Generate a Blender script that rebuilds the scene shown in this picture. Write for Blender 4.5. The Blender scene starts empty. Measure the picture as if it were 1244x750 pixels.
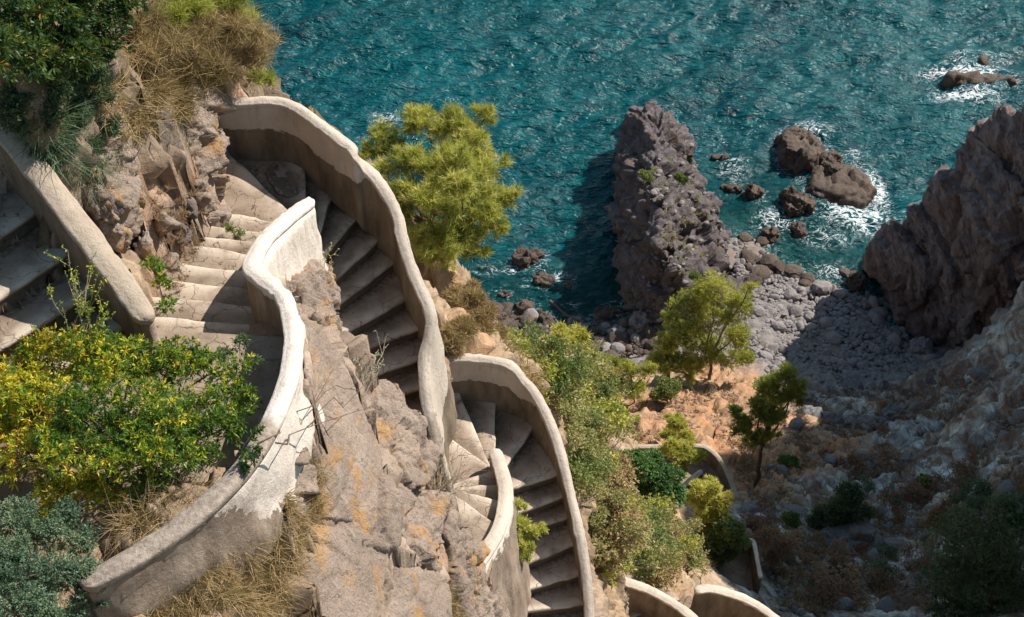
import bpy, bmesh, math, random
import numpy as np
from mathutils import Vector, Matrix
random.seed(5)
R = math.radians
SC = bpy.context.scene
COL = SC.collection
# ------------------------------------------------------------------ camera
CAM_H = 70.0
PITCH = R(46.0)
FPX = 1620.0
cs, sn = math.cos(PITCH), math.sin(PITCH)
cam_d = bpy.data.cameras.new('camera')
cam = bpy.data.objects.new('camera', cam_d)
COL.objects.link(cam)
cam.location = (0, 0, CAM_H)
cam.rotation_euler = (math.pi/2 - PITCH, 0, 0)
cam_d.sensor_width = 36
cam_d.lens = 36*FPX/1244
cam_d.clip_start = 0.5
cam_d.clip_end = 9000
SC.camera = cam
# ------------------------------------------------------------------ light
SUN_AZ, SUN_EL = R(56), R(44)
sund = Vector((math.sin(SUN_AZ)*math.cos(SUN_EL), math.cos(SUN_AZ)*math.cos(SUN_EL), math.sin(SUN_EL)))
w = bpy.data.worlds.new('World'); SC.world = w; w.use_nodes = True
nt = w.node_tree
bg = nt.nodes['Background']
sky = nt.nodes.new('ShaderNodeTexSky'); sky.sky_type = 'NISHITA'; sky.sun_disc = False
sky.sun_elevation = SUN_EL; sky.sun_rotation = SUN_AZ
sky.air_density = 1.0; sky.dust_density = 0.6; sky.ozone_density = 1.5
tint = nt.nodes.new('ShaderNodeMix'); tint.data_type = 'RGBA'; tint.blend_type = 'MULTIPLY'; tint.inputs[0].default_value = 1.0
tint.inputs[7].default_value = (0.94, 1.0, 0.88, 1)
nt.links.new(sky.outputs[0], tint.inputs[6]); nt.links.new(tint.outputs[2], bg.inputs[0]); bg.inputs[1].default_value = 0.105
sl = bpy.data.lights.new('sun', 'SUN'); sl.energy = 5.0; sl.angle = R(0.53); sl.color = (1.0, 0.93, 0.84)
so = bpy.data.objects.new('sun', sl); COL.objects.link(so); so.rotation_euler = sund.to_track_quat('Z', 'Y').to_euler()
so.location = (20, 20, 120)
SC.view_settings.view_transform = 'Standard'; SC.view_settings.look = 'None'
SC.view_settings.exposure = 0.55; SC.view_settings.gamma = 1
SC.cycles.max_bounces = 6; SC.cycles.transparent_max_bounces = 8

# ------------------------------------------------------------------ helpers
def U(px, py, drop):
    """world point seen at a photograph pixel on the level `drop` metres under the lens"""
    b = (py-375)/FPX; a = (px-622)/FPX
    t = drop/(sn + b*cs)
    return Vector((a*t, (cs - b*sn)*t, CAM_H - drop))
def tag(o, label=None, cat=None, group=None, kind=None):
    if label: o['label'] = label
    if cat: o['category'] = cat
    if group: o['group'] = group
    if kind: o['kind'] = kind
    return o
def empty(name, loc, label=None, cat=None, group=None):
    o = bpy.data.objects.new(name, None); COL.objects.link(o); o.location = loc
    o.empty_display_size = 0.3
    return tag(o, label, cat, group)
def link(name, me, parent=None, loc=None, mat=None):
    o = bpy.data.objects.new(name, me); COL.objects.link(o)
    if mat is not None and len(me.materials) == 0: me.materials.append(mat)
    if loc is not None: o.location = loc
    if parent is not None: o.parent = parent
    return o
def mesh_np(name, V, F, mat=None, attrs=None, smooth=True):
    """V (n,3); F (m,k) all faces k-gons"""
    V = np.asarray(V, np.float32); F = np.asarray(F, np.int32)
    me = bpy.data.meshes.new(name)
    me.vertices.add(len(V)); me.vertices.foreach_set('co', V.ravel())
    k = F.shape[1]
    me.loops.add(F.size); me.loops.foreach_set('vertex_index', F.ravel())
    me.polygons.add(len(F)); me.polygons.foreach_set('loop_start', np.arange(len(F), dtype=np.int32)*k)
    me.update(calc_edges=True)
    me.polygons.foreach_set('use_smooth', np.full(len(F), bool(smooth)))
    if attrs:
        for n, a in attrs.items():
            a = np.asarray(a, np.float32)
            if a.ndim == 1:
                at = me.attributes.new(n, 'FLOAT', 'POINT'); at.data.foreach_set('value', a)
            else:
                at = me.attributes.new(n, 'FLOAT_COLOR', 'POINT')
                at.data.foreach_set('color', np.concatenate([a, np.ones((len(a), 1), np.float32)], 1).ravel())
    if mat is not None: me.materials.append(mat)
    me.validate(clean_customdata=False)
    return me
def sm(a, b, x):
    t = np.clip((x-a)/(b-a), 0, 1); return t*t*(3-2*t)
# numpy noise ---------------------------------------------------------------
def _h(ix, iy, iz, s):
    h = (ix.astype(np.uint32)*np.uint32(73856093)) ^ (iy.astype(np.uint32)*np.uint32(19349663)) ^ (iz.astype(np.uint32)*np.uint32(83492791)) ^ np.uint32((s*2654435761) & 0xffffffff)
    h ^= h >> np.uint32(15); h *= np.uint32(0x2c1b3c6d); h ^= h >> np.uint32(12); h *= np.uint32(0x297a2d39); h ^= h >> np.uint32(15)
    return h.astype(np.float32)*np.float32(1/4294967295.0)
def vnoise(P, s=0):
    P = np.asarray(P, np.float32); I = np.floor(P).astype(np.int64); f = P-I; f = f*f*f*(f*(f*6-15)+10)
    x, y, z = I[:, 0], I[:, 1], I[:, 2]
    r = 0
    for dx in (0, 1):
        wx = f[:, 0] if dx else 1-f[:, 0]
        for dy in (0, 1):
            wy = f[:, 1] if dy else 1-f[:, 1]
            for dz in (0, 1):
                wz = f[:, 2] if dz else 1-f[:, 2]
                r = r + wx*wy*wz*_h(x+dx, y+dy, z+dz, s)
    return r*2-1
def fbm(P, o=4, s=0, g=0.5):
    a = 1; r = 0; t = 0
    for k in range(o):
        r = r + a*vnoise(P*(2.03**k)+k*7.3, s+k); t += a; a *= g
    return r/t
def ridged(P, o=4, s=0):
    a = 1; r = 0; t = 0
    for k in range(o):
        r = r + a*(1-2*np.abs(vnoise(P*(2.1**k)+k*3.1, s+k))); t += a; a *= 0.5
    return r/t
def worley(P, s=0):
    """facet value (tilted plane per cell), F2-F1"""
    P = np.asarray(P, np.float32); I = np.floor(P).astype(np.int64)
    n = len(P); d1 = np.full(n, 9., np.float32); d2 = d1.copy(); fac = np.zeros(n, np.float32)
    for dx in (-1, 0, 1):
        for dy in (-1, 0, 1):
            for dz in (-1, 0, 1):
                cx, cy, cz = I[:, 0]+dx, I[:, 1]+dy, I[:, 2]+dz
                ox = P[:, 0]-cx-_h(cx, cy, cz, s+1); oy = P[:, 1]-cy-_h(cx, cy, cz, s+2); oz = P[:, 2]-cz-_h(cx, cy, cz, s+3)
                d = ox*ox+oy*oy+oz*oz
                near = d < d1
                d2 = np.where(near, d1, np.minimum(d2, d))
                tx = _h(cx, cy, cz, s+4)*2-1; ty = _h(cx, cy, cz, s+5)*2-1; tz = _h(cx, cy, cz, s+6)*2-1; off = _h(cx, cy, cz, s+7)*2-1
                fac = np.where(near, ox*tx+oy*ty+oz*tz+off*0.5, fac)
                d1 = np.where(near, d, d1)
    return fac, np.sqrt(d2)-np.sqrt(d1)
# ------------------------------------------------------------------ materials
class MatB:
    def __init__(s, name, rough=0.85, spec=0.3):
        s.m = bpy.data.materials.new(name); s.m.use_nodes = True; s.t = s.m.node_tree
        s.b = s.t.nodes['Principled BSDF']; s.out = s.t.nodes['Material Output']
        s.b.inputs['Roughness'].default_value = rough
        s.b.inputs['Specular IOR Level'].default_value = spec
        s._geo = None
    def n(s, kind, **kw):
        nd = s.t.nodes.new(kind)
        for k, v in kw.items():
            setattr(nd, k, v)
        return nd
    def L(s, a, b): s.t.links.new(a, b)
    def pos(s, scale=(1, 1, 1), rot=(0, 0, 0), obj=False):
        if obj:
            g = s.n('ShaderNodeTexCoord').outputs['Object']
        else:
            g = s.n('ShaderNodeNewGeometry').outputs['Position']
        mp = s.n('ShaderNodeMapping'); s.L(g, mp.inputs[0])
        mp.inputs['Scale'].default_value = scale; mp.inputs['Rotation'].default_value = rot
        return mp.outputs[0]
    def noise(s, vec, scale, detail=6, rough=0.6, dist=0.0):
        nd = s.n('ShaderNodeTexNoise'); s.L(vec, nd.inputs['Vector'])
        nd.inputs['Scale'].default_value = scale; nd.inputs['Detail'].default_value = detail
        nd.inputs['Roughness'].default_value = rough; nd.inputs['Distortion'].default_value = dist
        return nd.outputs['Fac']
    def vor(s, vec, scale, feature='F1', out='Distance'):
        nd = s.n('ShaderNodeTexVoronoi', feature=feature); s.L(vec, nd.inputs['Vector']); nd.inputs['Scale'].default_value = scale
        return nd.outputs[out]
    def ramp(s, fac, stops, interp='LINEAR'):
        nd = s.n('ShaderNodeValToRGB'); s.L(fac, nd.inputs[0]); cr = nd.color_ramp; cr.interpolation = interp
        while len(cr.elements) < len(stops): cr.elements.new(0.5)
        for e, (p, c) in zip(cr.elements, stops):
            e.position = p; e.color = (*c, 1) if len(c) == 3 else c
        return nd.outputs[0]
    def g(s, fac, a, b):
        nd = s.n('ShaderNodeMapRange', interpolation_type='SMOOTHSTEP'); s.L(fac, nd.inputs[0])
        nd.inputs[1].default_value = a; nd.inputs[2].default_value = b
        return nd.outputs[0]
    def mix(s, fac, a, b, mode='MIX'):
        nd = s.n('ShaderNodeMix', data_type='RGBA', blend_type=mode)
        if isinstance(fac, (int, float)): nd.inputs[0].default_value = fac
        else: s.L(fac, nd.inputs[0])
        for i, v in ((6, a), (7, b)):
            if isinstance(v, tuple): nd.inputs[i].default_value = (*v, 1)
            else: s.L(v, nd.inputs[i])
        return nd.outputs[2]
    def math(s, op, a, b=0.0, c=None):
        nd = s.n('ShaderNodeMath', operation=op)
        for i, v in enumerate((a, b) if c is None else (a, b, c)):
            if isinstance(v, (int, float)): nd.inputs[i].default_value = v
            else: s.L(v, nd.inputs[i])
        return nd.outputs[0]
    def attr(s, name, out='Fac'):
        nd = s.n('ShaderNodeAttribute', attribute_name=name); return nd.outputs[out]
    def bump(s, h, strength=0.5, dist=0.02, prev=None):
        nd = s.n('ShaderNodeBump'); s.L(h, nd.inputs['Height']); nd.inputs['Strength'].default_value = strength; nd.inputs['Distance'].default_value = dist
        if prev is not None: s.L(prev, nd.inputs['Normal'])
        return nd.outputs[0]
    def fin(s, col, nrm=None):
        if isinstance(col, tuple): s.b.inputs['Base Color'].default_value = (*col, 1)
        else: s.L(col, s.b.inputs['Base Color'])
        if nrm is not None: s.L(nrm, s.b.inputs['Normal'])
        return s.m

def rock_mat(name, c1, c2, ochre, dark, scale=1.0, ochre_amt=0.5, white=(0.62, 0.58, 0.55), wamt=0.6, bstr=0.9, bd=0.03, rotz=0.5, crk=.4):
    m = MatB(name, 0.92, 0.2)
    v = m.pos((1, 1, 1))
    vs = m.pos((1.0, 1.0, 0.35), (0.5, 0.35, rotz))
    n1 = m.noise(v, 1.3*scale, 8, 0.65, 0.4)
    n2 = m.noise(v, 9*scale, 7, 0.7)
    n3 = m.noise(vs, 5*scale, 6, 0.65, 0.8)
    n4 = m.noise(v, 38*scale, 4, 0.7)
    n5 = m.noise(v, 2.2*scale, 4, 0.6)
    base = m.ramp(n1, [(0.32, c1), (0.68, c2)])
    base = m.mix(m.math('MULTIPLY', m.g(n5, 0.52, 0.66), ochre_amt), base, ochre)
    base = m.mix(m.math('MULTIPLY', m.g(n3, 0.56, 0.70), wamt), base, white)
    base = m.mix(m.math('MULTIPLY', m.g(n2, 0.60, 0.72), 0.75), base, dark)
    base = m.mix(m.math('MULTIPLY', m.g(n4, 0.58, 0.75), 0.55), base, dark)
    base = m.mix(m.math('MULTIPLY', m.g(n4, 0.42, 0.30), 0.35), base, white)
    b = m.bump(n2, bstr, bd*1.6)
    b = m.bump(n3, bstr*0.8, bd*2.0, b)
    b = m.bump(n4, bstr, bd*0.9, b)
    cr = m.g(m.vor(m.pos((1, 1, 0.6), (0.3, 0.6, 0.2)), 2.1*scale, 'DISTANCE_TO_EDGE'), 0.0, 0.035)
    b = m.bump(cr, crk, bd, b)
    return m.fin(base, b)
M = {}
M['rock_near'] = rock_mat('warm_rock', (0.40, 0.32, 0.265), (0.29, 0.22, 0.17), (0.47, 0.27, 0.11), (0.10, 0.075, 0.06), 1.0, 0.75, (0.55, 0.50, 0.46), 0.45)
M['slab'] = rock_mat('tan_slab_rock', (0.48, 0.375, 0.305), (0.28, 0.215, 0.17), (0.52, 0.30, 0.125), (0.10, 0.075, 0.06), 0.8, 0.85, (0.60, 0.54, 0.48), 0.35, 1.0, 0.04, crk=.12)
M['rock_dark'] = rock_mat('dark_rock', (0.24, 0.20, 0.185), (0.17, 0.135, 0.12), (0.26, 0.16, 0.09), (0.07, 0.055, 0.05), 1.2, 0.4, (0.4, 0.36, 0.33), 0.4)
M['rock_far'] = rock_mat('sea_rock', (0.31, 0.27, 0.275), (0.18, 0.152, 0.155), (0.27, 0.18, 0.09), (0.05, 0.04, 0.04), 0.42, 0.5, (0.46, 0.41, 0.40), 0.75, 1.0, 0.22, 0.9)
def cliff_mat():
    m = MatB('striated_cliff_rock', 0.9, 0.2)
    v = m.pos((1, 1, 1), (0, 0.45, 0)); mp = m.n('ShaderNodeMapping'); m.L(v, mp.inputs[0]); mp.inputs['Scale'].default_value = (2.4, 1.2, .22); vs = mp.outputs[0]
    p = m.pos(); n1 = m.noise(p, .25, 6, .6); n2 = m.noise(vs, .55, 8, .7, .6); n3 = m.noise(vs, 1.8, 6, .7, .4); n4 = m.noise(p, 4, 6, .7)
    c = m.ramp(n2, [(0.3, (0.09, 0.07, 0.07)), (0.45, (0.25, 0.20, 0.195)), (0.6, (0.38, 0.32, 0.315)), (0.75, (0.52, 0.49, 0.49))])
    c = m.mix(m.math('MULTIPLY', m.g(n1, .5, .65), .6), c, (0.17, 0.105, 0.085))
    c = m.mix(m.math('MULTIPLY', m.g(n3, .55, .68), .7), c, (0.05, 0.04, 0.04)); c = m.mix(m.math('MULTIPLY', m.g(n4, .58, .7), .4), c, (0.4, 0.36, 0.35))
    b = m.bump(n2, 1, 1.0); b = m.bump(n3, 1, .35, b); b = m.bump(n4, .8, .08, b)
    return m.fin(c, b)
M['cliff'] = cliff_mat()
M['stone_beach'] = rock_mat('beach_stone', (0.30, 0.27, 0.265), (0.20, 0.18, 0.18), (0.24, 0.20, 0.16), (0.12, 0.10, 0.10), 1.0, 0.3, (0.42, 0.4, 0.4), 0.4, 0.6, 0.05)
M['stone_wet'] = rock_mat('wet_stone', (0.17, 0.125, 0.10), (0.075, 0.055, 0.045), (0.20, 0.13, 0.07), (0.04, 0.03, 0.03), 0.8, 0.5, (0.26, 0.22, 0.2), 0.3, 0.8, 0.08)
M['stone_wet'].node_tree.nodes['Principled BSDF'].inputs['Roughness'].default_value = 0.45
M['rock_scree'] = rock_mat('blue_grey_rock', (0.30, 0.30, 0.30), (0.22, 0.22, 0.215), (0.26, 0.18, 0.14), (0.09, 0.08, 0.08), 0.5, 0.35, (0.42, 0.42, 0.41), 0.5, 1.0, 0.1)
# concrete for the treads
def tread_mat():
    m = MatB('worn_concrete_tread', 0.93, 0.2)
    v = m.pos(); n1 = m.noise(v, 1.6, 7, 0.65, 0.3); n2 = m.noise(v, 14, 7, 0.7); n3 = m.noise(v, 60, 4, 0.7); n4 = m.noise(v, 3.1, 5, 0.6, 0.4)
    base = m.ramp(n1, [(0.3, (0.15, 0.105, 0.075)), (0.5, (0.28, 0.215, 0.16)), (0.72, (0.42, 0.34, 0.265))])
    wear = m.math('MULTIPLY', m.attr('edge'), m.g(n4, 0.30, 0.60))
    base = m.mix(m.math('MULTIPLY', wear, 0.8), base, (0.62, 0.53, 0.43))
    base = m.mix(m.math('MULTIPLY', m.g(n2, 0.56, 0.72), 0.7), base, (0.11, 0.09, 0.075))
    base = m.mix(m.math('MULTIPLY', m.g(n3, 0.6, 0.75), 0.5), base, (0.10, 0.085, 0.07))
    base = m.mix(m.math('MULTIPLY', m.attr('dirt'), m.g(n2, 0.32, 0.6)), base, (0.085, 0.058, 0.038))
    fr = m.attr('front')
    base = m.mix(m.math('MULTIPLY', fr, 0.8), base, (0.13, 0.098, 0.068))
    wob = m.n('ShaderNodeVectorMath', operation='ADD')
    nn = m.n('ShaderNodeTexNoise'); nn.inputs['Scale'].default_value = 5; m.L(v, nn.inputs['Vector'])
    sc_ = m.n('ShaderNodeVectorMath', operation='SCALE'); sc_.inputs['Scale'].default_value = 0.25; m.L(nn.outputs['Color'], sc_.inputs[0])
    m.L(v, wob.inputs[0]); m.L(sc_.outputs[0], wob.inputs[1])
    cr = m.g(m.vor(wob.outputs[0], 1.7, 'DISTANCE_TO_EDGE'), 0.0, 0.011)
    base = m.mix(m.math('MULTIPLY', m.math('SUBTRACT', 1.0, cr), 0.75), base, (0.07, 0.055, 0.045))
    b = m.bump(n2, 0.5, 0.02); b = m.bump(n3, 0.6, 0.008, b); b = m.bump(cr, 0.6, 0.01, b)
    return m.fin(base, b)
M['tread'] = tread_mat()
def plaster_mat(name, white, white2, dirt, spots=0.5, bare=((0.10, 0.075, 0.05), (0.19, 0.145, 0.10), (0.27, 0.215, 0.16)), flake=0.32):
    """cap and faces: painted plaster above, bare weathered concrete where 'band' < 0"""
    m = MatB(name, 0.85, 0.25)
    v = m.pos(); n1 = m.noise(v, 2.2, 6, 0.6, 0.3); n2 = m.noise(v, 18, 6, 0.7); n3 = m.noise(v, 70, 3, 0.7); n4 = m.noise(m.pos((1, 1, .3)), 4, 6, 0.65)
    pl = m.ramp(n1, [(0.3, white), (0.7, white2)])
    pl = m.mix(m.math('MULTIPLY', m.g(n2, 0.60, 0.74), spots), pl, dirt)
    pl = m.mix(m.math('MULTIPLY', m.g(n4, 0.55, 0.8), spots*0.7), pl, dirt)
    co = m.ramp(n4, [(0.3, bare[0]), (0.5, bare[1]), (0.72, bare[2])])
    co = m.mix(m.math('MULTIPLY', m.g(n2, 0.56, 0.70), 0.6), co, (0.08, 0.062, 0.045))
    band = m.math('ADD', m.attr('band'), m.math('MULTIPLY', m.math('SUBTRACT', m.noise(v, 4 if flake > .4 else 5, 9, 0.75), 0.5), flake))
    mask = m.g(band, -0.006, 0.006)
    col = m.mix(mask, co, pl)
    old = m.ramp(n2, [(0.3, (0.16, 0.12, 0.09)), (0.5, (0.29, 0.235, 0.19)), (0.7, (0.40, 0.345, 0.295))])
    col = m.mix(m.math('MULTIPLY', m.g(m.math('ADD', m.attr('age'), m.math('MULTIPLY', m.math('SUBTRACT', n1, 0.5), 0.8)), 0.35, 0.65), mask), col, old)
    h = m.math('ADD', m.math('MULTIPLY', mask, 0.9), m.math('MULTIPLY', n2, 0.6))
    streak = m.noise(m.pos((1, 1, .12)), 7, 5, .6)
    col = m.mix(m.math('MULTIPLY', m.g(streak, .54, .74), .45*spots), col, dirt)
    b = m.bump(h, 0.8, 0.02); b = m.bump(n2, 0.5, 0.015, b); b = m.bump(n3, 0.6, 0.007, b)
    return m.fin(col, b)
M['plaster'] = plaster_mat('cream_plaster', (0.58, 0.50, 0.42), (0.44, 0.37, 0.305), (0.24, 0.185, 0.14), 0.9)
M['plaster_white'] = plaster_mat('flaking_white_plaster', (0.72, 0.655, 0.59), (0.57, 0.49, 0.42), (0.27, 0.20, 0.145), 0.9, ((0.12, 0.088, 0.065), (0.25, 0.19, 0.145), (0.39, 0.32, 0.255)), 1.1)
M['plaster_tan'] = plaster_mat('weathered_tan_concrete', (0.45, 0.37, 0.29), (0.34, 0.265, 0.20), (0.18, 0.14, 0.10), 0.6)
M['patch'] = plaster_mat('cement_patch', (0.36, 0.32, 0.30), (0.30, 0.26, 0.24), (0.2, 0.17, 0.15), 0.4)
def leaf_mat(name, stops, trans=0.35, rough=0.5, spec=0.35):
    m = MatB(name, rough, spec)
    col = m.ramp(m.attr('var'), stops)
    m.L(col, m.b.inputs['Base Color'])
    tr = m.n('ShaderNodeBsdfTranslucent'); m.L(m.mix(0.35, col, (0.55, 0.6, 0.1), 'MIX'), tr.inputs[0])
    mx = m.n('ShaderNodeMixShader'); mx.inputs[0].default_value = trans
    m.L(m.b.outputs[0], mx.inputs[1]); m.L(tr.outputs[0], mx.inputs[2]); m.L(mx.outputs[0], m.out.inputs[0])
    return m.m
M['leaf_pitto'] = leaf_mat('yellow_green_leaf', [(0.0, (0.02, 0.06, 0.012)), (0.3, (0.055, 0.15, 0.018)), (0.5, (0.17, 0.27, 0.025)), (0.68, (0.50, 0.48, 0.035)), (0.92, (0.74, 0.58, 0.045)), (1.0, (0.60, 0.28, 0.02))], 0.33)
M['leaf_green'] = leaf_mat('glossy_dark_leaf', [(0.0, (0.008, 0.03, 0.01)), (0.5, (0.025, 0.075, 0.018)), (0.85, (0.09, 0.15, 0.02)), (0.95, (0.40, 0.24, 0.03)), (1.0, (0.5, 0.22, 0.02))], 0.25)
M['leaf_blue'] = leaf_mat('blue_grey_leaf', [(0.0, (0.03, 0.07, 0.04)), (0.5, (0.10, 0.17, 0.105)), (1.0, (0.28, 0.33, 0.18))], 0.2)
M['needle'] = leaf_mat('pine_needle', [(0.0, (0.10, 0.13, 0.03)), (0.35, (0.36, 0.38, 0.07)), (0.75, (0.64, 0.60, 0.15)), (1.0, (0.75, 0.62, 0.24))], 0.42)
M['leaf_far'] = leaf_mat('hill_shrub_leaf', [(0.0, (0.05, 0.11, 0.035)), (0.5, (0.18, 0.23, 0.07)), (0.8, (0.33, 0.31, 0.12)), (1.0, (0.45, 0.35, 0.19))], 0.3)
M['leaf_pine_far'] = leaf_mat('hill_pine_leaf', [(0.0, (0.07, 0.10, 0.03)), (0.4, (0.26, 0.29, 0.06)), (0.75, (0.52, 0.50, 0.10)), (1.0, (0.66, 0.56, 0.16))], 0.35)
M['leaf_bright'] = leaf_mat('vivid_green_leaf', [(0.0, (0.025, 0.08, 0.03)), (0.5, (0.09, 0.22, 0.07)), (1.0, (0.25, 0.38, 0.14))], 0.3)
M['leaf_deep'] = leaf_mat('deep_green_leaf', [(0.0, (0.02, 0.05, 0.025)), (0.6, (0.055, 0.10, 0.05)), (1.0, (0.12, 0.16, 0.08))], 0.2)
M['straw'] = leaf_mat('dry_straw', [(0.0, (0.17, 0.12, 0.06)), (0.5, (0.36, 0.25, 0.13)), (0.85, (0.52, 0.39, 0.22)), (1.0, (0.20, 0.22, 0.06))], 0.2, 0.8, 0.1)
M['straw_rust'] = leaf_mat('rust_dry_scrub', [(0.0, (0.12, 0.07, 0.05)), (0.6, (0.27, 0.155, 0.10)), (1.0, (0.38, 0.26, 0.17))], 0.15, 0.8, 0.1)
bk = MatB('bark', 0.9, 0.1); M['bark'] = bk.fin(bk.ramp(bk.noise(bk.pos((1, 1, .3)), 18), [(0.3, (0.07, 0.045, 0.035)), (0.7, (0.19, 0.13, 0.10))]), None)
tw = MatB('grey_twig', 0.9, 0.1); M['twig'] = tw.fin(tw.ramp(tw.noise(tw.pos(), 12), [(0.3, (0.22, 0.16, 0.12)), (0.7, (0.42, 0.35, 0.29))]), None)
# ------------------------------------------------------------------ stairs: data
# each nosing: inner end, outer end (photo pixels) and its level
F0 = [((-60, 262), (22, 203), 9.30), ((-60, 328), (44, 256), 9.50), ((-60, 402), (76, 311), 9.70), ((-40, 448), (118, 350), 9.92), ((60, 458), (166, 383), 10.15)]
F1 = [((150, 398), (345, 408), 10.60), ((175, 382), (340, 397), 10.78), ((190, 360), (335, 373), 10.97), ((195, 340), (335, 353), 11.16), ((205, 317), (335, 334), 11.35),
      ((232, 296), (335, 313), 11.53), ((250, 287), (335, 294), 11.70), ((262, 274), (335, 283), 11.88), ((262, 254), (350, 273), 12.06), ((276, 182), (356, 262), 12.22),
      ((366, 160), (374, 262), 12.40)]
F2 = [((385, 290), (409, 221), 12.60), ((396, 309), (446, 246), 12.80), ((392, 354), (474, 277), 13.00), ((402, 376), (492, 308), 13.18), ((410, 409), (503, 357), 13.37),
      ((430, 428), (515, 396), 13.56), ((440, 460), (515, 434), 13.75), ((445, 492), (515, 470), 13.94), ((450, 522), (520, 505), 14.13), ((455, 550), (528, 535), 14.32)]
F3 = [((505, 700), (590, 690), 15.55), ((520, 640), (596, 664), 15.72), ((540, 592), (605, 637), 15.90), ((548, 594), (612, 608), 16.07), ((555, 592), (606, 587), 16.24),
      ((545, 590), (600, 570), 16.42), ((516, 510), (593, 565), 16.60), ((553, 466), (594, 562), 16.80)]
F4 = [((601, 555), (605, 472), 17.00), ((610, 573), (655, 511), 17.18), ((612, 597), (674, 578), 17.37), ((615, 629), (682, 604), 17.57), ((612, 654), (690, 628), 17.77),
      ((612, 697), (698, 661), 17.97), ((612, 725), (706, 698), 18.17), ((610, 746), (711, 735), 18.37), ((608, 790), (715, 772), 18.58), ((608, 825), (718, 808), 18.78)]
def pts_of(fl, ei=0.0, eo=0.14):
    o = []
    for a, b, d in fl:
        A = U(a[0], a[1], d); B = U(b[0], b[1], d); D = (B-A); D.z = 0; D.normalize()
        o.append((A-D*ei, B+D*eo))
    return o
LITTER = []
CARVE = []      # (polygon xy, z)
RNG = np.random.RandomState(7)
def build_step(parent, a0, b0, a1, b1, z, deep=0.55):
    """tread between the back line a0-b0 and the nosing line a1-b1, level z"""
    nu, nv = 26, 7
    fwd0 = np.array(a1)[:2]-np.array(a0)[:2]; fwd1 = np.array(b1)[:2]-np.array(b0)[:2]
    prof = [(-0.06, -deep), (-0.06, 0.0)] + [(t, 0.0) for t in np.linspace(0.0, 0.86, nv)] + [(0.93, 0.0), ('n', -0.004), ('n2', -0.02), ('n2', -0.06), ('r', -0.075), ('r', -0.16), ('r', -deep)]
    V = []; edge = []; front = []; dirt = []
    a0 = np.array(a0)[:2]; a1 = np.array(a1)[:2]; b0 = np.array(b0)[:2]; b1 = np.array(b1)[:2]
    us = np.linspace(0, 1, nu)
    chip = vnoise(np.stack([us*9+RNG.rand()*90, us*0, us*0], 1), 3)*0.008 + np.minimum(0, vnoise(np.stack([us*5+RNG.rand()*90, us*0, us*0], 1), 4)+0.25)*0.05
    sag = vnoise(np.stack([us*3+RNG.rand()*90, us*0, us*0], 1), 5)*0.008
    for i, u in enumerate(us):
        A = a0+(b0-a0)*u; B = a1+(b1-a1)*u; L = np.linalg.norm(B-A)+1e-6; d = (B-A)/L
        for (t, h) in prof:
            if t == 'n': p = B+d*(0.006+chip[i]*0.8)-d*0.012; hh = h
            elif t == 'n2': p = B+d*(0.006+chip[i]); hh = h
            elif t == 'r': p = B-d*0.022; hh = h
            else: p = A+(B-A)*t if t >= 0 else A+d*t; hh = h
            V.append((p[0], p[1], z+hh+(sag[i] if hh > -0.1 else 0)+(min(0, chip[i])*0.5 if t in ('n', 'n2') else 0)))
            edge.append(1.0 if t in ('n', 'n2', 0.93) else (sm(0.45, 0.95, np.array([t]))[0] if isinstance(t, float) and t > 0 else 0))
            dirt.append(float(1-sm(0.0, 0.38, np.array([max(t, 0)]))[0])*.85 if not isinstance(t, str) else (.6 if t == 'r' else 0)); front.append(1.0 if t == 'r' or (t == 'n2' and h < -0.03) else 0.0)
    V = np.array(V); n = len(prof)
    top = V[:, 2] > z-0.03
    V[top, 2] += vnoise(V[top]*6, 8)*0.006
    F = []
    for i in range(nu-1):
        for j in range(n-1):
            F.append((i*n+j, (i+1)*n+j, (i+1)*n+j+1, i*n+j+1))
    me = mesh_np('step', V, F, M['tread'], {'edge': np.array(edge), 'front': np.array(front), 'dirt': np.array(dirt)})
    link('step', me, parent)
    CARVE.append((np.array([a0-(b0-a0)*.02, b0, b1, a1]), z)); LITTER.append((a0, b0, a1, b1, z))
def flight(name, label, nos, ei, eo, first, group=None):
    t = empty(name, (0, 0, 0), label, 'staircase')
    P = pts_of(nos, ei, eo)
    for k in range(1, len(P)):
        z = CAM_H-nos[k][2]
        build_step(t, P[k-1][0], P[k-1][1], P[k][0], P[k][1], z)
    return t
flight('concrete_staircase', 'broad concrete steps coming down at the far left edge behind the tan parapet', F0, 0.3, 0.1, None)
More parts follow.
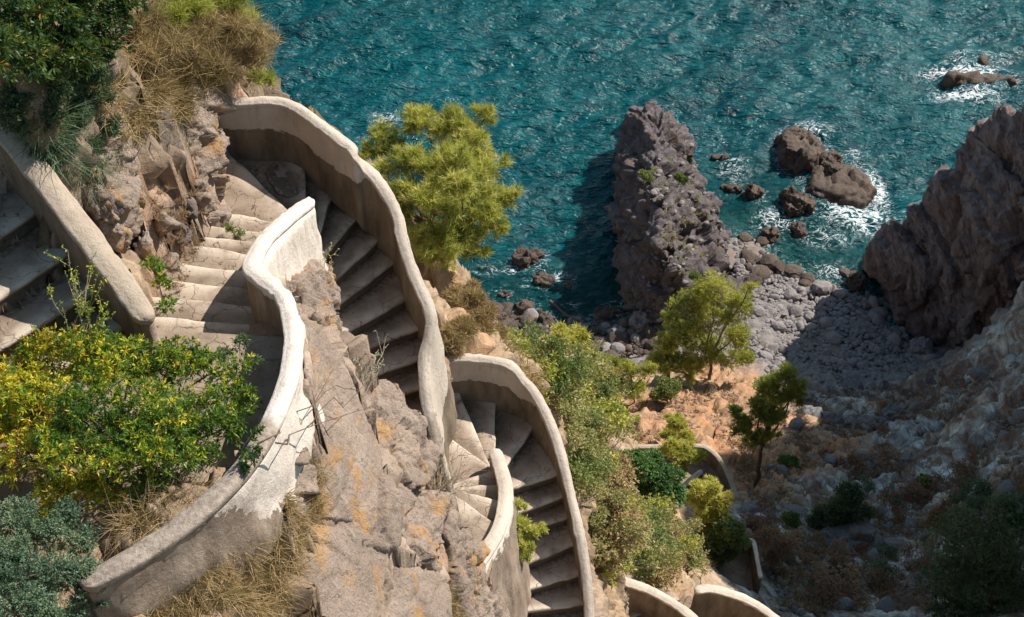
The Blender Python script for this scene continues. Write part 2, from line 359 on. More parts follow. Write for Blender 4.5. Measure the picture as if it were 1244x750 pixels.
# landing at the foot of the first flight, under the yellow bush
land = [U(150, 398, 10.35), U(345, 410, 10.35), U(370, 470, 10.35), U(300, 590, 10.35), U(140, 690, 10.35), U(-60, 640, 10.35), U(-80, 440, 10.35), U(60, 440, 10.35), U(166, 383, 10.35)]
t1 = flight('concrete_staircase', 'narrow concrete flight and shaded turn inside the highest bend, beside the craggy rocks', F1 + [((413, 205), (386, 288), 12.60)], 0.05, 0.12, None)
flight('concrete_staircase', 'curved concrete steps between the flaking white parapet and the long wavy parapet beside the pine', F2, 0.28, 0.12, None)
flight('concrete_staircase', 'cracked concrete steps turning inside the second bend left of the small hooked parapet', F3, 0.2, 0.06, None)
flight('concrete_staircase', 'long shaded concrete flight running down outside the small hooked parapet', [((594, 562), (553, 464), 16.80)]+F4, 0.05, 0.12, None)
def slab_poly(name, pts, z, th, parent, mat, lift=0.0):
    bm = bmesh.new()
    vs = [bm.verts.new((p[0], p[1], z)) for p in pts]; f = bm.faces.new(vs)
    if f.normal.z < 0: f.normal_flip()
    r = bmesh.ops.extrude_face_region(bm, geom=[f]); 
    for v in [g for g in r['geom'] if isinstance(g, bmesh.types.BMVert)]: v.co.z -= th
    bmesh.ops.recalc_face_normals(bm, faces=bm.faces)
    me = bpy.data.meshes.new(name); bm.to_mesh(me); bm.free(); me.materials.append(mat)
    return link(name, me, parent)
slab_poly('landing', land, CAM_H-10.352, 0.5, None, M['tread'])
tag(bpy.data.objects['landing'], None, None, None, 'structure')
CARVE.append((np.array([(p.x, p.y) for p in land]), CAM_H-10.352))
tp = [U(500, 660, 15.3), U(596, 680, 15.3), U(592, 760, 15.3), U(470, 760, 15.3)]
# cement patch on the shaded turn
pt = [U(*q, 12.38) for q in [(327, 203), (336, 199), (346, 203), (356, 214), (362, 226), (361, 236), (350, 240), (338, 236), (328, 222), (322, 211)]]
slab_poly('cement_patch', pt, CAM_H-12.365, 0.03, t1, M['patch'])

# ------------------------------------------------------------------ parapets
def catmull(P, step):
    P = [np.array(p, float) for p in P]; P = [2*P[0]-P[1]]+P+[2*P[-1]-P[-2]]; out = []
    for i in range(1, len(P)-2):
        p0, p1, p2, p3 = P[i-1], P[i], P[i+1], P[i+2]
        n = max(2, int(np.linalg.norm((p2-p1)[:3])/step))
        for k in range(n):
            t = k/n
            # centripetal-ish: plain catmull with reduced tension
            out.append(0.5*((2*p1)+(-p0+p2)*t+(2*p0-5*p1+4*p2-p3)*t*t+(-p0+3*p1-3*p2+p3)*t**3))
    out.append(P[-2]); return np.array(out)
def parapet(label, path, w, inner, mat_cap, mat_face, batter_o=0.0, group=None, cat='parapet wall', wob=0.75, capdrop=0.09, overhang=0.014, capmat_band=1.0, age=None):
    """path: (px, py, drop, hi, ho, white_i, white_o); inner=+1 if the stair side lies left of travel"""
    root = empty('parapet', U(path[len(path)//2][0], path[len(path)//2][1], path[len(path)//2][2]+1.0), label, cat, group)
    ro = np.array(root.location)
    age = age or [0.0]*len(path)
    Q = catmull([tuple(U(p[0], p[1], p[2]))+tuple(p[3:7])+(age[i_],) for i_, p in enumerate(path)], 0.07)
    T = np.gradient(Q[:, :2], axis=0); ker = np.ones(5)/5
    T = np.stack([np.convolve(np.pad(T[:, k], 2, 'edge'), ker, 'valid') for k in (0, 1)], 1)
    T /= np.linalg.norm(T, axis=1)[:, None]+1e-9
    N = np.stack([-T[:, 1], T[:, 0]], 1)*inner         # towards the stair
    n = len(Q); s = np.concatenate([[0], np.cumsum(np.linalg.norm(np.diff(Q[:, :3], axis=0), axis=1))])
    hw = w/2*(1+0.10*wob*vnoise(np.stack([s*1.1, s*0+3.3, s*0], 1), 11))
    zt = Q[:, 2]+0.018*wob*vnoise(np.stack([s*1.4, s*0+9.1, s*0], 1), 12)
    # cap
    prof = [(-1.0, -capdrop-.01), (-1.06, -capdrop*.8), (-1.07, -capdrop*.5), (-1.0, -capdrop*.25), (-0.82, -.022), (-0.5, -.004), (0, 0.006), (0.5, -.004), (0.82, -.022), (1.0, -capdrop*.25), (1.07, -capdrop*.5), (1.06, -capdrop*.8), (1.0, -capdrop-.01), (0.6, -capdrop-.02), (-0.6, -capdrop-.02)]
    def ends(k):
        # rounded ends
        return [(0, -0.5, 0.30), (0, -0.35, 0.75)] if k == 0 else [(n-1, 0.35, 0.75), (n-1, 0.5, 0.30)]
    rings = [(i, sh, sc) for (i, sh, sc) in ends(0)]+[(i, 0, 1) for i in range(n)]+[(i, sh, sc) for (i, sh, sc) in ends(1)]
    V = []
    for (i, sh, sc) in rings:
        c = Q[i, :2]+T[i]*sh*w
        for (u, h) in prof:
            p = c+N[i]*u*hw[i]*sc; V.append((p[0], p[1], zt[i]+h*(1 if sc == 1 else 1.0)-(1-sc)*0.02))
    V = np.array(V)
    V += (fbm(V*4, 3, 5)*0.016*wob)[:, None]*np.array([0.6, 0.6, 1]); V += (fbm(V*14, 3, 6)*0.008*wob-np.maximum(0, fbm(V*7, 3, 7)-.25)*.05*wob)[:, None]
    m = len(prof); F = []
    for i in range(len(rings)-1):
        for j in range(m):
            F.append((i*m+j, i*m+(j+1) % m, (i+1)*m+(j+1) % m, (i+1)*m+j))
    e = len(V)
    V = np.vstack([V, V[:m].mean(0), V[-m:].mean(0)])
    F3_ = [(j, e, (j+1) % m, (j+1) % m) for j in range(m)]+[(e-1-m+j+1, e-m+((j+1) % m), e+1, e+1) for j in range(0)]
    bm = bmesh.new(); bv = [bm.verts.new(v-ro) for v in V]
    for f in F: bm.faces.new([bv[q] for q in f])
    for j in range(m):
        bm.faces.new((bv[j], bv[e], bv[(j+1) % m])); o = e-m
        bm.faces.new((bv[o+j], bv[o+(j+1) % m], bv[e+1]))
    bmesh.ops.recalc_face_normals(bm, faces=bm.faces)
    me = bpy.data.meshes.new('coping'); bm.to_mesh(me); bm.free()
    me.polygons.foreach_set('use_smooth', [True]*len(me.polygons))
    at = me.attributes.new('band', 'FLOAT', 'POINT'); at.data.foreach_set('value', [capmat_band]*len(me.vertices))
    aa = [float(Q[i, 7]) for (i, sh, sc) in rings for _ in range(m)]; aa += [aa[0], aa[-1]]
    at = me.attributes.new('age', 'FLOAT', 'POINT'); at.data.foreach_set('value', aa)
    me.materials.append(mat_cap); link('coping', me, root)
    # faces
    kk = 12
    V = []; band = []
    for (i, sh, sc) in rings:
        c = Q[i, :2]+T[i]*sh*w*0.85; b = hw[i]-overhang
        hi, ho, wi, wo = Q[i, 3:7]
        for k in range(kk+1):           # inner, bottom -> top
            d = hi*(1-k/kk); p = c+N[i]*b*sc; V.append((p[0], p[1], zt[i]-capdrop*.7-d)); band.append(wi-d)
        for k in range(kk+1):
            d = ho*(k/kk); p = c-N[i]*(b*sc+batter_o*d); V.append((p[0], p[1], zt[i]-capdrop*.7-d)); band.append(wo-d)
    V = np.array(V); m = 2*(kk+1)
    rough = np.tile(np.concatenate([np.full(kk+1, 0.4), np.full(kk+1, 1.0)]), len(rings))
    depth = np.tile(np.concatenate([np.linspace(1, 0, kk+1), np.linspace(0, 1, kk+1)]), len(rings))
    nn = np.repeat(np.array([N[i] for (i, _, _) in rings]), m, 0)
    dd = (fbm(V*2.5, 4, 21)*0.07+ridged(V*5, 3, 22)*0.03)*rough*wob*sm(0, 0.2, depth)
    V[:, :2] += nn*dd[:, None]
    F = [(i*m+j, i*m+j+1, (i+1)*m+j+1, (i+1)*m+j) for i in range(len(rings)-1) for j in range(m-1)]
    F += [(j, j+1, m-2-j, m-1-j) for j in range(m//2-1)]
    o = (len(rings)-1)*m; F += [(o+j+1, o+j, o+m-1-j, o+m-2-j) for j in range(m//2-1)]
    V -= ro
    me = mesh_np('wall_face', V, F, mat_face, {'band': np.array(band), 'age': np.repeat([float(Q[i, 7])*.4 for (i, sh, sc) in rings], m)})
    bm = bmesh.new(); bm.from_mesh(me); bmesh.ops.recalc_face_normals(bm, faces=bm.faces); bm.to_mesh(me); bm.free()
    link('wall_face', me, root)
    for i in range(0, n-1, 4):
        j = min(n-1, i+5)
        CARVE.append((np.array([Q[i, :2]+N[i]*w*.55, Q[j, :2]+N[j]*w*.55, Q[j, :2]-N[j]*w*.3, Q[i, :2]-N[i]*w*.3]), Q[i, 2]-0.3))
    return root
W1P = [(262, 121, 11.38), (300, 121, 11.36), (335, 121, 11.35), (360, 129, 11.35), (385, 147, 11.37), (410, 166, 11.4), (426, 177, 11.43), (432, 187, 11.5), (440, 198, 11.72), (455, 212, 11.85),
       (472, 236, 12.0), (484, 262, 12.15), (489, 287, 12.3), (496, 313, 12.5), (507, 340, 12.7), (518, 365, 12.88), (524, 388, 13.02), (521, 408, 13.15), (515, 430, 13.3), (515, 455, 13.45), (518, 485, 13.65), (524, 512, 13.85), (533, 545, 14.05)]
wi = [.40, .40, .42, .46, .5, .5, .48, .42, .18, -.02, -.05]+[-.05]*12
parapet('long wavy cream parapet of the highest bend, its end curling towards the second bend', [p+(1.25, 2.0, wi[i], 1.2) for i, p in enumerate(W1P)], 0.16, -1, M['plaster'], M['plaster'], 0.12, age=[0]*16+[.2, .3, .35, .3, .4, .5, .6])
P1P = [(372, 243, 11.4), (358, 254, 11.22), (337, 273, 10.95), (320, 291, 10.65), (309, 309, 10.4), (307, 324, 10.22), (318, 336, 10.1), (334, 346, 10.0), (346, 362, 9.9), (353, 385, 9.8), (356, 410, 9.7), (353, 440, 9.6), (345, 470, 9.55),
       (332, 503, 9.5), (313, 540, 9.45), (287, 575, 9.42), (255, 606, 9.4), (218, 636, 9.4), (180, 662, 9.4), (145, 685, 9.4), (112, 702, 9.42)]
ho = [1.8, 2.3, 2.8, 3.2, 3.4, 3.4, 3.0, 2.4, 1.9, 1.5, 1.3, 1.2, 1.1, 1.1, 1.1, 1.1, 1.1, 1.1, 1.1, 1.1, 1.1]
wo = [2.2, 2.2, 2.2, 2, 1.8, 1.6, 1.5, 1.4, 1.3, 1.3, 1.2, 1.2, 1.2, 1.1, .9, .5, .15, -.1, -.1, -.1, -.1]
parapet('flaking white parapet snaking from the upper steps down past the yellow bush', [p+(1.35, ho[i], -.05 if i > 1 else .1, wo[i]) for i, p in enumerate(P1P)], 0.19, -1, M['plaster_white'], M['plaster_white'], 0.07, wob=1.1, age=[.1]*10+[.15, .2, .3, .55, .85, 1, 1, 1, 1, 1, 1])
P0P = [(-60, 68, 8.35), (-20, 118, 8.5), (0, 146, 8.6), (32, 188, 8.75), (62, 226, 8.9), (95, 270, 9.1), (130, 317, 9.35), (157, 352, 9.55), (172, 376, 9.7)]
parapet('straight sloping tan parapet with a worn end, bounding the broad steps', [p+(1.1, 1.4, -.05, .6) for p in P0P], 0.24, -1, M['plaster_tan'], M['plaster_tan'], 0.05)
W2P = [(530, 437, 15.98), (545, 434, 15.97), (570, 433, 15.97), (600, 437, 15.98), (620, 442, 16.0), (629, 450, 16.08), (636, 461, 16.25), (648, 474, 16.35), (660, 495, 16.5), (671, 518, 16.65), (680, 545, 16.85), (688, 575, 17.05), (696, 608, 17.25),
       (704, 645, 17.45), (710, 680, 17.7), (714, 712, 17.95), (716, 745, 18.2), (717, 790, 18.5), (717, 825, 18.7)]
wi = [.46, .46, .46, .46, .46, .46, .40, .20, .02, -.05]+[-.05]*9
parapet('cream parapet of the second bend, bounding the long shaded flight', [p+(1.25, 2.6, wi[i], 1.2) for i, p in enumerate(W2P)], 0.15, -1, M['plaster'], M['plaster'], 0.10)
P3P = [(602, 549, 16.2), (606, 560, 16.15), (611, 577, 16.05), (614, 597, 15.95), (612, 620, 15.85), (605, 643, 15.72), (593, 663, 15.6), (578, 684, 15.45), (566, 698, 15.35)]
parapet('small hooked cream parapet inside the second bend, beside the light green shrub', [p+(1.1, 2.3, -.05, .25) for p in P3P], 0.20, -1, M['plaster'], M['plaster_white'], 0.14)
LW1 = [(722, 694, 27.9), (735, 697, 28.0), (758, 705, 28.2), (787, 715, 28.4), (812, 728, 28.6), (834, 743, 28.8), (852, 760, 29.0), (870, 782, 29.2)]
parapet('pale parapet arc emerging from the brush, nearer the long flight', [p+(1.3, 2.0, -.05, .5) for p in LW1], 0.22, -1, M['plaster'], M['plaster'], 0.05)
LW2 = [(849, 715, 29.2), (862, 714, 29.3), (885, 719, 29.5), (912, 730, 29.8), (934, 744, 30.1), (952, 760, 30.4), (966, 780, 30.6)]
parapet('pale parapet arc at the bottom edge right beside the shaded gully', [p+(1.3, 2.0, -.05, .5) for p in LW2], 0.22, -1, M['plaster'], M['plaster'], 0.05)
LW3 = [(735, 543, 50.4), (750, 542, 50.4), (787, 542, 50.4), (826, 541, 50.4), (844, 541, 50.4), (858, 543, 50.4), (871, 553, 50.4), (881, 568, 50.5), (889, 587, 50.6), (896, 606, 50.7)]
parapet('distant thin parapet around the low landing beyond the green shrubs on the hillside', [p+(1.3, 1.6, -.05, .5) for p in LW3], 0.22, -1, M['plaster_tan'], M['plaster_tan'], 0.03)
LW4 = [(829, 592, 50.7), (838, 583, 50.6), (851, 573, 50.5)]
parapet('short pale wall piece standing on the low landing among green shrubs', [p+(0.8, 0.8, .1, .1) for p in LW4], 0.24, -1, M['plaster'], M['plaster_tan'], 0.03)
LW5 = [(894, 655, 41.2), (905, 655.5, 41.2), (915, 657, 41.2), (918, 668, 41.0), (921, 684, 40.8), (924, 700, 40.6)]
parapet('thin low wall with a square corner beside the shaded concrete path at the gully', [p+(1.2, 1.2, -.1, -.1) for p in LW5], 0.14, -1, M['plaster'], M['plaster_tan'], 0.03)
sh = slab_poly('low_landing', [U(*q, 51.45) for q in [(745, 565), (790, 552), (850, 551), (875, 572), (896, 612), (880, 625), (840, 622), (800, 610)]], CAM_H-51.45, 0.6, None, M['tread']); tag(sh, kind='structure')
sh = slab_poly('concrete_path', [U(*q, 42.0) for q in [(866, 705), (880, 664), (900, 660), (917, 668), (922, 705), (905, 735), (870, 735)]], CAM_H-42.0, 0.8, None, M['tread']); tag(sh, kind='structure')
for poly, dr in ((([(745, 565), (790, 552), (850, 551), (875, 572), (896, 612), (880, 625), (840, 622), (800, 610)]), 51.45), ([(866, 705), (880, 664), (900, 660), (917, 668), (922, 705), (905, 735), (870, 735)], 42.0)):
    CARVE.append((np.array([tuple(U(*q, dr))[:2] for q in poly]), CAM_H-dr))
# lowest flights seen behind the two arcs
LS1 = [((745, 745), (800, 712), 29.2), ((752, 757), (822, 730), 29.45), ((760, 770), (838, 750), 29.7), ((770, 785), (850, 772), 29.95)]
flight('concrete_staircase', 'dark steps glimpsed behind the left one of the two lowest parapet arcs', LS1, 0.2, 0.1, None)
LS2 = [((845, 735), (885, 722), 30.4), ((855, 752), (915, 736), 30.65), ((865, 765), (935, 752), 30.9), ((875, 785), (950, 775), 31.15)]
flight('concrete_staircase', 'dark steps glimpsed behind the parapet arc beside the gully', LS2, 0.2, 0.1, None)

SLABS = []
def S_(*a_, **k_): SLABS.append((a_, k_))
S_('long tilted tan slab with ochre stains beside the flaking white parapet',
     [(374, 386, 10.55), (394, 392, 10.85), (414, 440, 11.35), (440, 492, 11.9), (466, 550, 12.25), (474, 595, 12.4), (466, 636, 12.4), (430, 634, 11.85), (396, 628, 11.35), (384, 590, 11.0), (388, 540, 10.8), (386, 480, 10.65), (378, 430, 10.5)], 0.7, seed=3, amp=.035, cell=1.3)
S_('broad tan slab at the bottom edge directly below the long tilted slab',
     [(398, 640, 11.45), (432, 642, 12.05), (470, 650, 12.4), (476, 682, 12.45), (462, 725, 12.4), (452, 765, 12.4), (400, 765, 11.9), (352, 765, 11.3), (358, 710, 11.2), (378, 670, 11.2)], 0.6, seed=4, amp=.035, cell=1.3)
S_('knobbly pink and ochre boulder just below the end of the wavy parapet',
     [(424, 478, 12.5), (456, 474, 12.75), (482, 468, 13.0), (496, 488, 13.2), (512, 515, 13.45), (530, 548, 13.8), (528, 578, 13.8), (512, 600, 13.6), (488, 588, 13.2), (462, 545, 12.7)], 0.8, amp=0.09, cell=0.42, seed=5)
S_('angular fractured block between the two slabs and the small hooked parapet',
     [(480, 606, 12.95), (505, 590, 13.35), (538, 606, 13.9), (544, 650, 14.1), (530, 690, 13.8), (502, 684, 13.3), (482, 655, 12.9)], 0.7, amp=0.09, cell=0.4, seed=6)
S_('wedge of tan rock filling the joint between the two great tan slabs',
     [(420, 585, 11.75), (450, 580, 12.05), (480, 600, 12.45), (486, 640, 12.6), (478, 668, 12.45), (440, 660, 12.0), (415, 640, 11.7)], 0.6, amp=.07, cell=.6, seed=31)
S_('flat topped grey block at the bottom edge beside the broad slab',
     [(480, 690, 12.9), (536, 692, 13.7), (548, 722, 14.0), (548, 765, 14.0), (470, 765, 12.9)], 0.6, seed=7, amp=.03, cell=1.0)
S_('narrow orange rock rib running down beside the hooked parapet',
     [(540, 600, 13.95), (556, 612, 14.45), (578, 655, 15.1), (600, 705, 15.9), (622, 765, 16.9), (575, 765, 15.2), (556, 700, 14.5), (542, 650, 14.1)], 0.6, amp=0.08, cell=0.5, seed=8)
S_('rough brown rock knob wedged between the wavy parapet and the second bend',
     [(522, 440, 14.6), (538, 436, 14.9), (546, 462, 15.1), (545, 490, 15.2), (534, 498, 14.9), (524, 475, 14.6)], 0.5, amp=0.08, cell=0.3, seed=9)
S_('stony rib with white streaks under the flaking white parapet',
     [(362, 545, 10.3), (376, 535, 10.45), (380, 565, 10.6), (376, 610, 10.8), (366, 640, 10.85), (356, 600, 10.55)], 0.4, amp=0.07, cell=0.3, seed=10)
S_('rubble rock mass holding up the flaking white parapet above the curved steps',
     [(380, 300, 12.6), (395, 312, 12.9), (404, 360, 12.6), (410, 395, 12.5), (402, 402, 11.5), (385, 392, 10.95), (372, 375, 10.9), (368, 340, 11.5)], 0.7, amp=0.07, cell=0.3, seed=14)
S_('tall dark faced boulder in the upper left rocks below the dry bush',
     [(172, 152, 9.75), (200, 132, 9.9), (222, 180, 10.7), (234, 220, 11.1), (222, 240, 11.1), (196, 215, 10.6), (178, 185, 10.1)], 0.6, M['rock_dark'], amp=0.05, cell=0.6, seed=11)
S_('pale streaked upright rock next to the dark faced boulder',
     [(128, 190, 9.3), (158, 172, 9.6), (172, 210, 10.0), (180, 262, 10.5), (172, 292, 10.5), (148, 285, 10.1), (132, 240, 9.6)], 0.6, amp=0.09, cell=0.35, seed=12)
S_('craggy grey upright slab against the left end of the highest bend parapet',
     [(236, 88, 10.5), (262, 96, 10.9), (273, 118, 11.15), (271, 180, 11.75), (272, 240, 12.1), (262, 275, 12.0), (246, 268, 11.6), (228, 200, 10.95), (222, 140, 10.5)], 0.7, amp=0.11, cell=0.45, seed=13)
# ------------------------------------------------------------------ terrain
# (px, py, drop, colour class)   n near rock, s dry soil, d dark rock, g scree, b beach, w sea bed, r rust soil, v vegetated ground
TP = [(-100, 100, 7.3, 'v'), (0, 50, 7.7, 'v'), (0, 0, 7.5, 'v'), (-100, 0, 6.5, 'v'), (100, 0, 8.3, 'v'), (200, 0, 9.4, 'n'), (290, 0, 10.9, 'n'), (250, 40, 10.4, 'n'), (40, 120, 8.2, 'v'), (130, 70, 8.8, 'v'),
      (65, 190, 8.9, 'v'), (100, 230, 9.5, 'n'), (150, 150, 9.3, 'n'), (150, 250, 10.1, 'n'), (200, 170, 10.2, 'n'), (200, 250, 10.7, 'n'), (200, 300, 10.8, 's'), (190, 350, 10.75, 's'), (160, 320, 10.2, 's'), (245, 260, 11.4, 'n'), (245, 160, 11.0, 'n'),
      (258, 105, 11.2, 'n'), (258, 215, 12.0, 'n'), (222, 310, 11.2, 's'), (285, 70, 11.6, 'v'), (315, 85, 12.3, 'v'), (345, 100, 18, 'v'), (380, 110, 22, 'v'),
      (0, 250, 10.2, 'n'), (60, 350, 10.6, 'n'), (100, 430, 10.9, 'n'), (290, 330, 11.7, 'n'), (300, 230, 12.8, 'n'), (360, 220, 13.0, 'n'), (415, 270, 13.5, 'n'), (440, 340, 14.0, 'n'), (465, 400, 14.4, 'n'), (480, 460, 14.6, 'n'), (480, 510, 14.7, 'n'),
      (100, 550, 10.45, 's'), (0, 480, 10.3, 's'), (0, 600, 10.2, 's'), (-200, 500, 9.8, 's'), (-200, 700, 9.5, 's'), (-200, 250, 9.5, 'n'),
      (300, 470, 10.9, 's'), (392, 405, 10.9, 'n'), (376, 380, 11.0, 'n'), (405, 450, 10.95, 'n'), (440, 500, 11.95, 'n'), (485, 480, 13.3, 'n'), (520, 540, 13.9, 'n'), (480, 540, 13.1, 'n'), (535, 590, 14.1, 'n'), (500, 620, 13.4, 'n'), (565, 640, 15.0, 'n'), (590, 690, 15.8, 'n'),
      (605, 745, 16.7, 'n'), (560, 745, 14.9, 'n'), (520, 745, 13.8, 'n'), (430, 745, 12.2, 'n'), (350, 745, 11.3, 's'), (430, 640, 11.8, 'n'), (450, 560, 12.1, 'n'), (400, 560, 10.95, 'n'), (350, 605, 10.55, 's'), (382, 500, 10.4, 'n'), (386, 450, 10.3, 'n'),
      (270, 662, 10.12, 's'), (205, 702, 10.06, 's'), (150, 725, 9.98, 's'), (332, 598, 10.2, 's'), (290, 720, 10.5, 's'), (335, 665, 10.75, 's'), (200, 745, 10.2, 's'), (100, 760, 10.0, 's'), (0, 760, 9.9, 's'), (366, 560, 10.4, 's'), (440, 850, 12.2, 'n'), (200, 850, 10.3, 's'), (600, 850, 16.4, 'n'),
      (560, 590, 16.3, 'n'), (580, 620, 16.2, 'n'), (560, 510, 17.1, 'n'), (610, 510, 17.4, 'n'), (640, 570, 17.8, 'n'), (655, 640, 18.3, 'n'), (665, 730, 18.9, 'n'), (670, 820, 19.3, 'n'), (595, 710, 17.0, 'n'),
      (530, 460, 14.9, 'n'), (548, 400, 15.4, 's'), (570, 400, 16.2, 's'), (560, 425, 15.9, 's'), (600, 410, 17.4, 's'), (630, 432, 18.4, 's'), (515, 335, 19.0, 's'), (500, 290, 19.5, 's'), (550, 345, 26.0, 's'), (540, 385, 16.4, 's'), (575, 360, 26, 's'), (470, 210, 17.5, 's'), (500, 220, 21, 's'), (425, 170, 21, 's'),
      (640, 440, 21, 's'), (655, 460, 19.5, 's'), (700, 520, 24, 's'), (715, 570, 24, 's'), (725, 640, 24, 's'), (735, 690, 25.5, 's'), (730, 740, 24.5, 's'), (700, 470, 32, 's'), (690, 440, 33, 's'), (740, 500, 42, 's'), (740, 560, 33, 's'), (750, 630, 31, 's'), (770, 680, 30.5, 's'),
      (760, 600, 37, 's'), (790, 640, 37, 's'), (830, 700, 32.5, 's'), (770, 570, 45, 's'), (790, 548, 51.2, 'r'), (760, 520, 52, 'r'), (830, 610, 47, 's'), (840, 650, 41, 's'), (800, 600, 45.5, 's'), (850, 690, 37, 's'),
      (780, 740, 30.8, 'n'), (880, 740, 32, 'n'), (800, 800, 30, 'n'), (900, 800, 32, 'n'),
      (850, 590, 51.8, 's'), (880, 690, 42.4, 'g'), (905, 640, 46, 'g'), (915, 720, 40.5, 'g'), (940, 745, 41.5, 'g'),
      (930, 590, 53, 'r'), (900, 540, 56.5, 'r'), (860, 530, 55, 'r'), (850, 490, 59.5, 'r'), (800, 520, 55, 'r'), (780, 490, 59, 'r'), (860, 455, 63, 'r'), (900, 470, 63, 'r'), (800, 460, 63, 's'), (760, 470, 60, 's'), (720, 450, 62, 's'),
      (950, 640, 48.5, 'g'), (1000, 600, 52.5, 'g'), (1050, 680, 48, 'g'), (1000, 740, 44.3, 'g'), (1100, 745, 45, 'g'), (1244, 745, 42, 'g'), (1244, 650, 44, 'g'), (960, 560, 56.5, 'r'), (1000, 540, 58.8, 'r'), (960, 510, 61, 'r'), (1000, 490, 64, 'g'), (1060, 475, 66, 'g'),
      (1090, 480, 66.3, 'g'), (1060, 530, 61, 'g'), (1090, 600, 54, 'g'), (1120, 530, 58.5, 'g'), (1150, 560, 53.5, 'g'), (1180, 480, 57, 'g'), (1244, 550, 46.5, 'g'), (1244, 470, 50.5, 'g'), (1244, 410, 54, 'g'), (1200, 440, 57.5, 'g'), (1160, 448, 62, 'g'), (1130, 620, 51, 'g'),
      (1180, 620, 48.5, 'g'), (1100, 680, 48, 'g'), (1300, 750, 38, 'g'), (1320, 600, 40, 'g'), (1320, 450, 46, 'g'),
      (1130, 450, 67.2, 'b'), (1180, 420, 68.5, 'b'), (1100, 440, 68.3, 'b'), (1050, 450, 68, 'b'), (1000, 450, 68, 'b'), (950, 440, 67.8, 'b'), (920, 400, 68.8, 'b'), (910, 340, 69.4, 'b'), (950, 380, 69.1, 'b'), (990, 350, 69.7, 'b'), (1020, 390, 69.3, 'b'), (1060, 400, 69.3, 'b'), (1080, 370, 70.0, 'b'), (1150, 380, 70, 'b'),
      (950, 320, 70.2, 'b'), (900, 290, 70.2, 'b'), (1020, 330, 70.7, 'w'), (960, 290, 70.7, 'w'), (1050, 345, 70.8, 'w'), (1000, 250, 72, 'w'), (900, 230, 71.5, 'w'), (880, 180, 73, 'w'), (1080, 300, 73, 'w'), (1100, 200, 78, 'w'), (900, 100, 80, 'w'), (700, 100, 82, 'w'), (400, 50, 82, 'w'), (1244, 50, 80, 'w'),
      (850, 300, 69, 'd'), (820, 380, 68.5, 'd'), (840, 420, 67, 'd'), (790, 430, 68.5, 'b'), (750, 410, 69.4, 'b'), (700, 410, 69.4, 'b'), (640, 400, 69.5, 'b'), (600, 390, 69.6, 'b'), (560, 380, 69.8, 'b'), (620, 420, 68.6, 'b'), (700, 430, 68, 'b'), (740, 385, 70.2, 'w'), (680, 370, 71, 'w'), (620, 350, 71.3, 'w'), (560, 330, 71.5, 'w'), (700, 320, 73.5, 'w'), (620, 280, 74, 'w'),
      ]
CC = {'n': (0.37, 0.29, 0.235), 's': (0.40, 0.30, 0.205), 'd': (0.20, 0.17, 0.16), 'g': (0.27, 0.27, 0.27), 'b': (0.20, 0.185, 0.18), 'w': (0.035, 0.06, 0.055), 'r': (0.40, 0.24, 0.14), 'v': (0.17, 0.13, 0.08)}
WP = [(-2.5, 18.5, 38, 's'), (-4, 19, 40, 's'), (-7, 18.5, 48, 'v'), (-3, 22, 34, 'd'), (-7, 23, 34, 'd'), (-1, 22, 36, 's'), (-2, 27, 24, 'd'), (2, 28, 27, 's'), (-2, 35, 13, 'd'), (2, 36, 18, 's'), (-2, 47, 6, 'd'), (3, 48, 8, 's'), (-2, 57, 3, 'b'), (-8, 30, 22, 'd'), (-9, 42, 9, 'd'), (-10, 55, 1, 'b'), (-10, 66, -2, 'w'),
      (-14, 17, 56, 'v'), (-14, 21, 44, 'd'), (-14, 30, 26, 'd'), (-20, 25, 44, 'd'), (-22, 40, 20, 'd'), (-30, 60, 2, 'd'), (-22, 70, -3, 'w'), (-20, 10, 64, 'v'), (-12, 2, 63, 'v'), (-40, 10, 68, 'v'), (-40, 45, 25, 'd'), (-60, 60, 0, 'd'), (-60, 20, 68, 'v'),
      (0, 0, 58, 's'), (-10, -10, 66, 'v'), (5, 0, 50, 's'), (12, 0, 48, 's'), (25, 5, 48, 'g'), (10, -15, 64, 's'), (40, 0, 60, 'g'), (6, 12, 40, 's'), (10, 14, 37, 's'), (18, 16, 33, 'g'), (30, 20, 40, 'g'),
      (36, 52, 34, 'g'), (45, 60, 57, 'd'), (52, 66, 74, 'd'), (60, 62, 90, 'd'), (60, 40, 100, 'd'), (45, 35, 62, 'g'), (36, 36, 42, 'g'), (80, 50, 84, 'd'), (60, 78, 40, 'd'), (45, 72, 24, 'd'), (37, 76, 6, 'd'), (33, 80, -5, 'w'), (55, 90, 0, 'd'), (90, 90, 30, 'd'), (90, 20, 85, 'd'), (110, 60, 70, 'd'), (70, 110, -6, 'w'), (30, 100, -10, 'w'), (0, 100, -12, 'w'), (-40, 100, -12, 'w'), (120, 120, -8, 'w')]  # includes unseen heights on the right, raised to throw shade over the gully
P_ = []; Z_ = []; C_ = []; S_ = []
for px, py, d, c in TP:
    q = U(px, py, d); P_.append((q.x, q.y)); Z_.append(q.z); C_.append(CC[c])
for x, y, z, c in WP: P_.append((x, y)); Z_.append(z); C_.append(CC[c])
P_ = np.array(P_); Z_ = np.array(Z_); C_ = np.array(C_)
_wr = 0.75
def _k(d): return np.sqrt(d*d+0.02)
_D = np.linalg.norm(P_[:, None]-P_[None], axis=2)
_A = np.block([[_k(_D)-0.012*np.eye(len(P_)), np.ones((len(P_), 1))], [np.ones((1, len(P_))), np.zeros((1, 1))]])
_W = np.linalg.solve(_A, np.append(Z_, 0))
def Hf(XY):
    XY = np.atleast_2d(np.asarray(XY, float)); out = np.empty(len(XY))
    for i in range(0, len(XY), 40000):
        q = XY[i:i+40000]; d = np.sqrt(((q[:, None]-P_[None])**2).sum(2)+0.02)
        out[i:i+40000] = d@_W[:-1]+_W[-1]
    return out
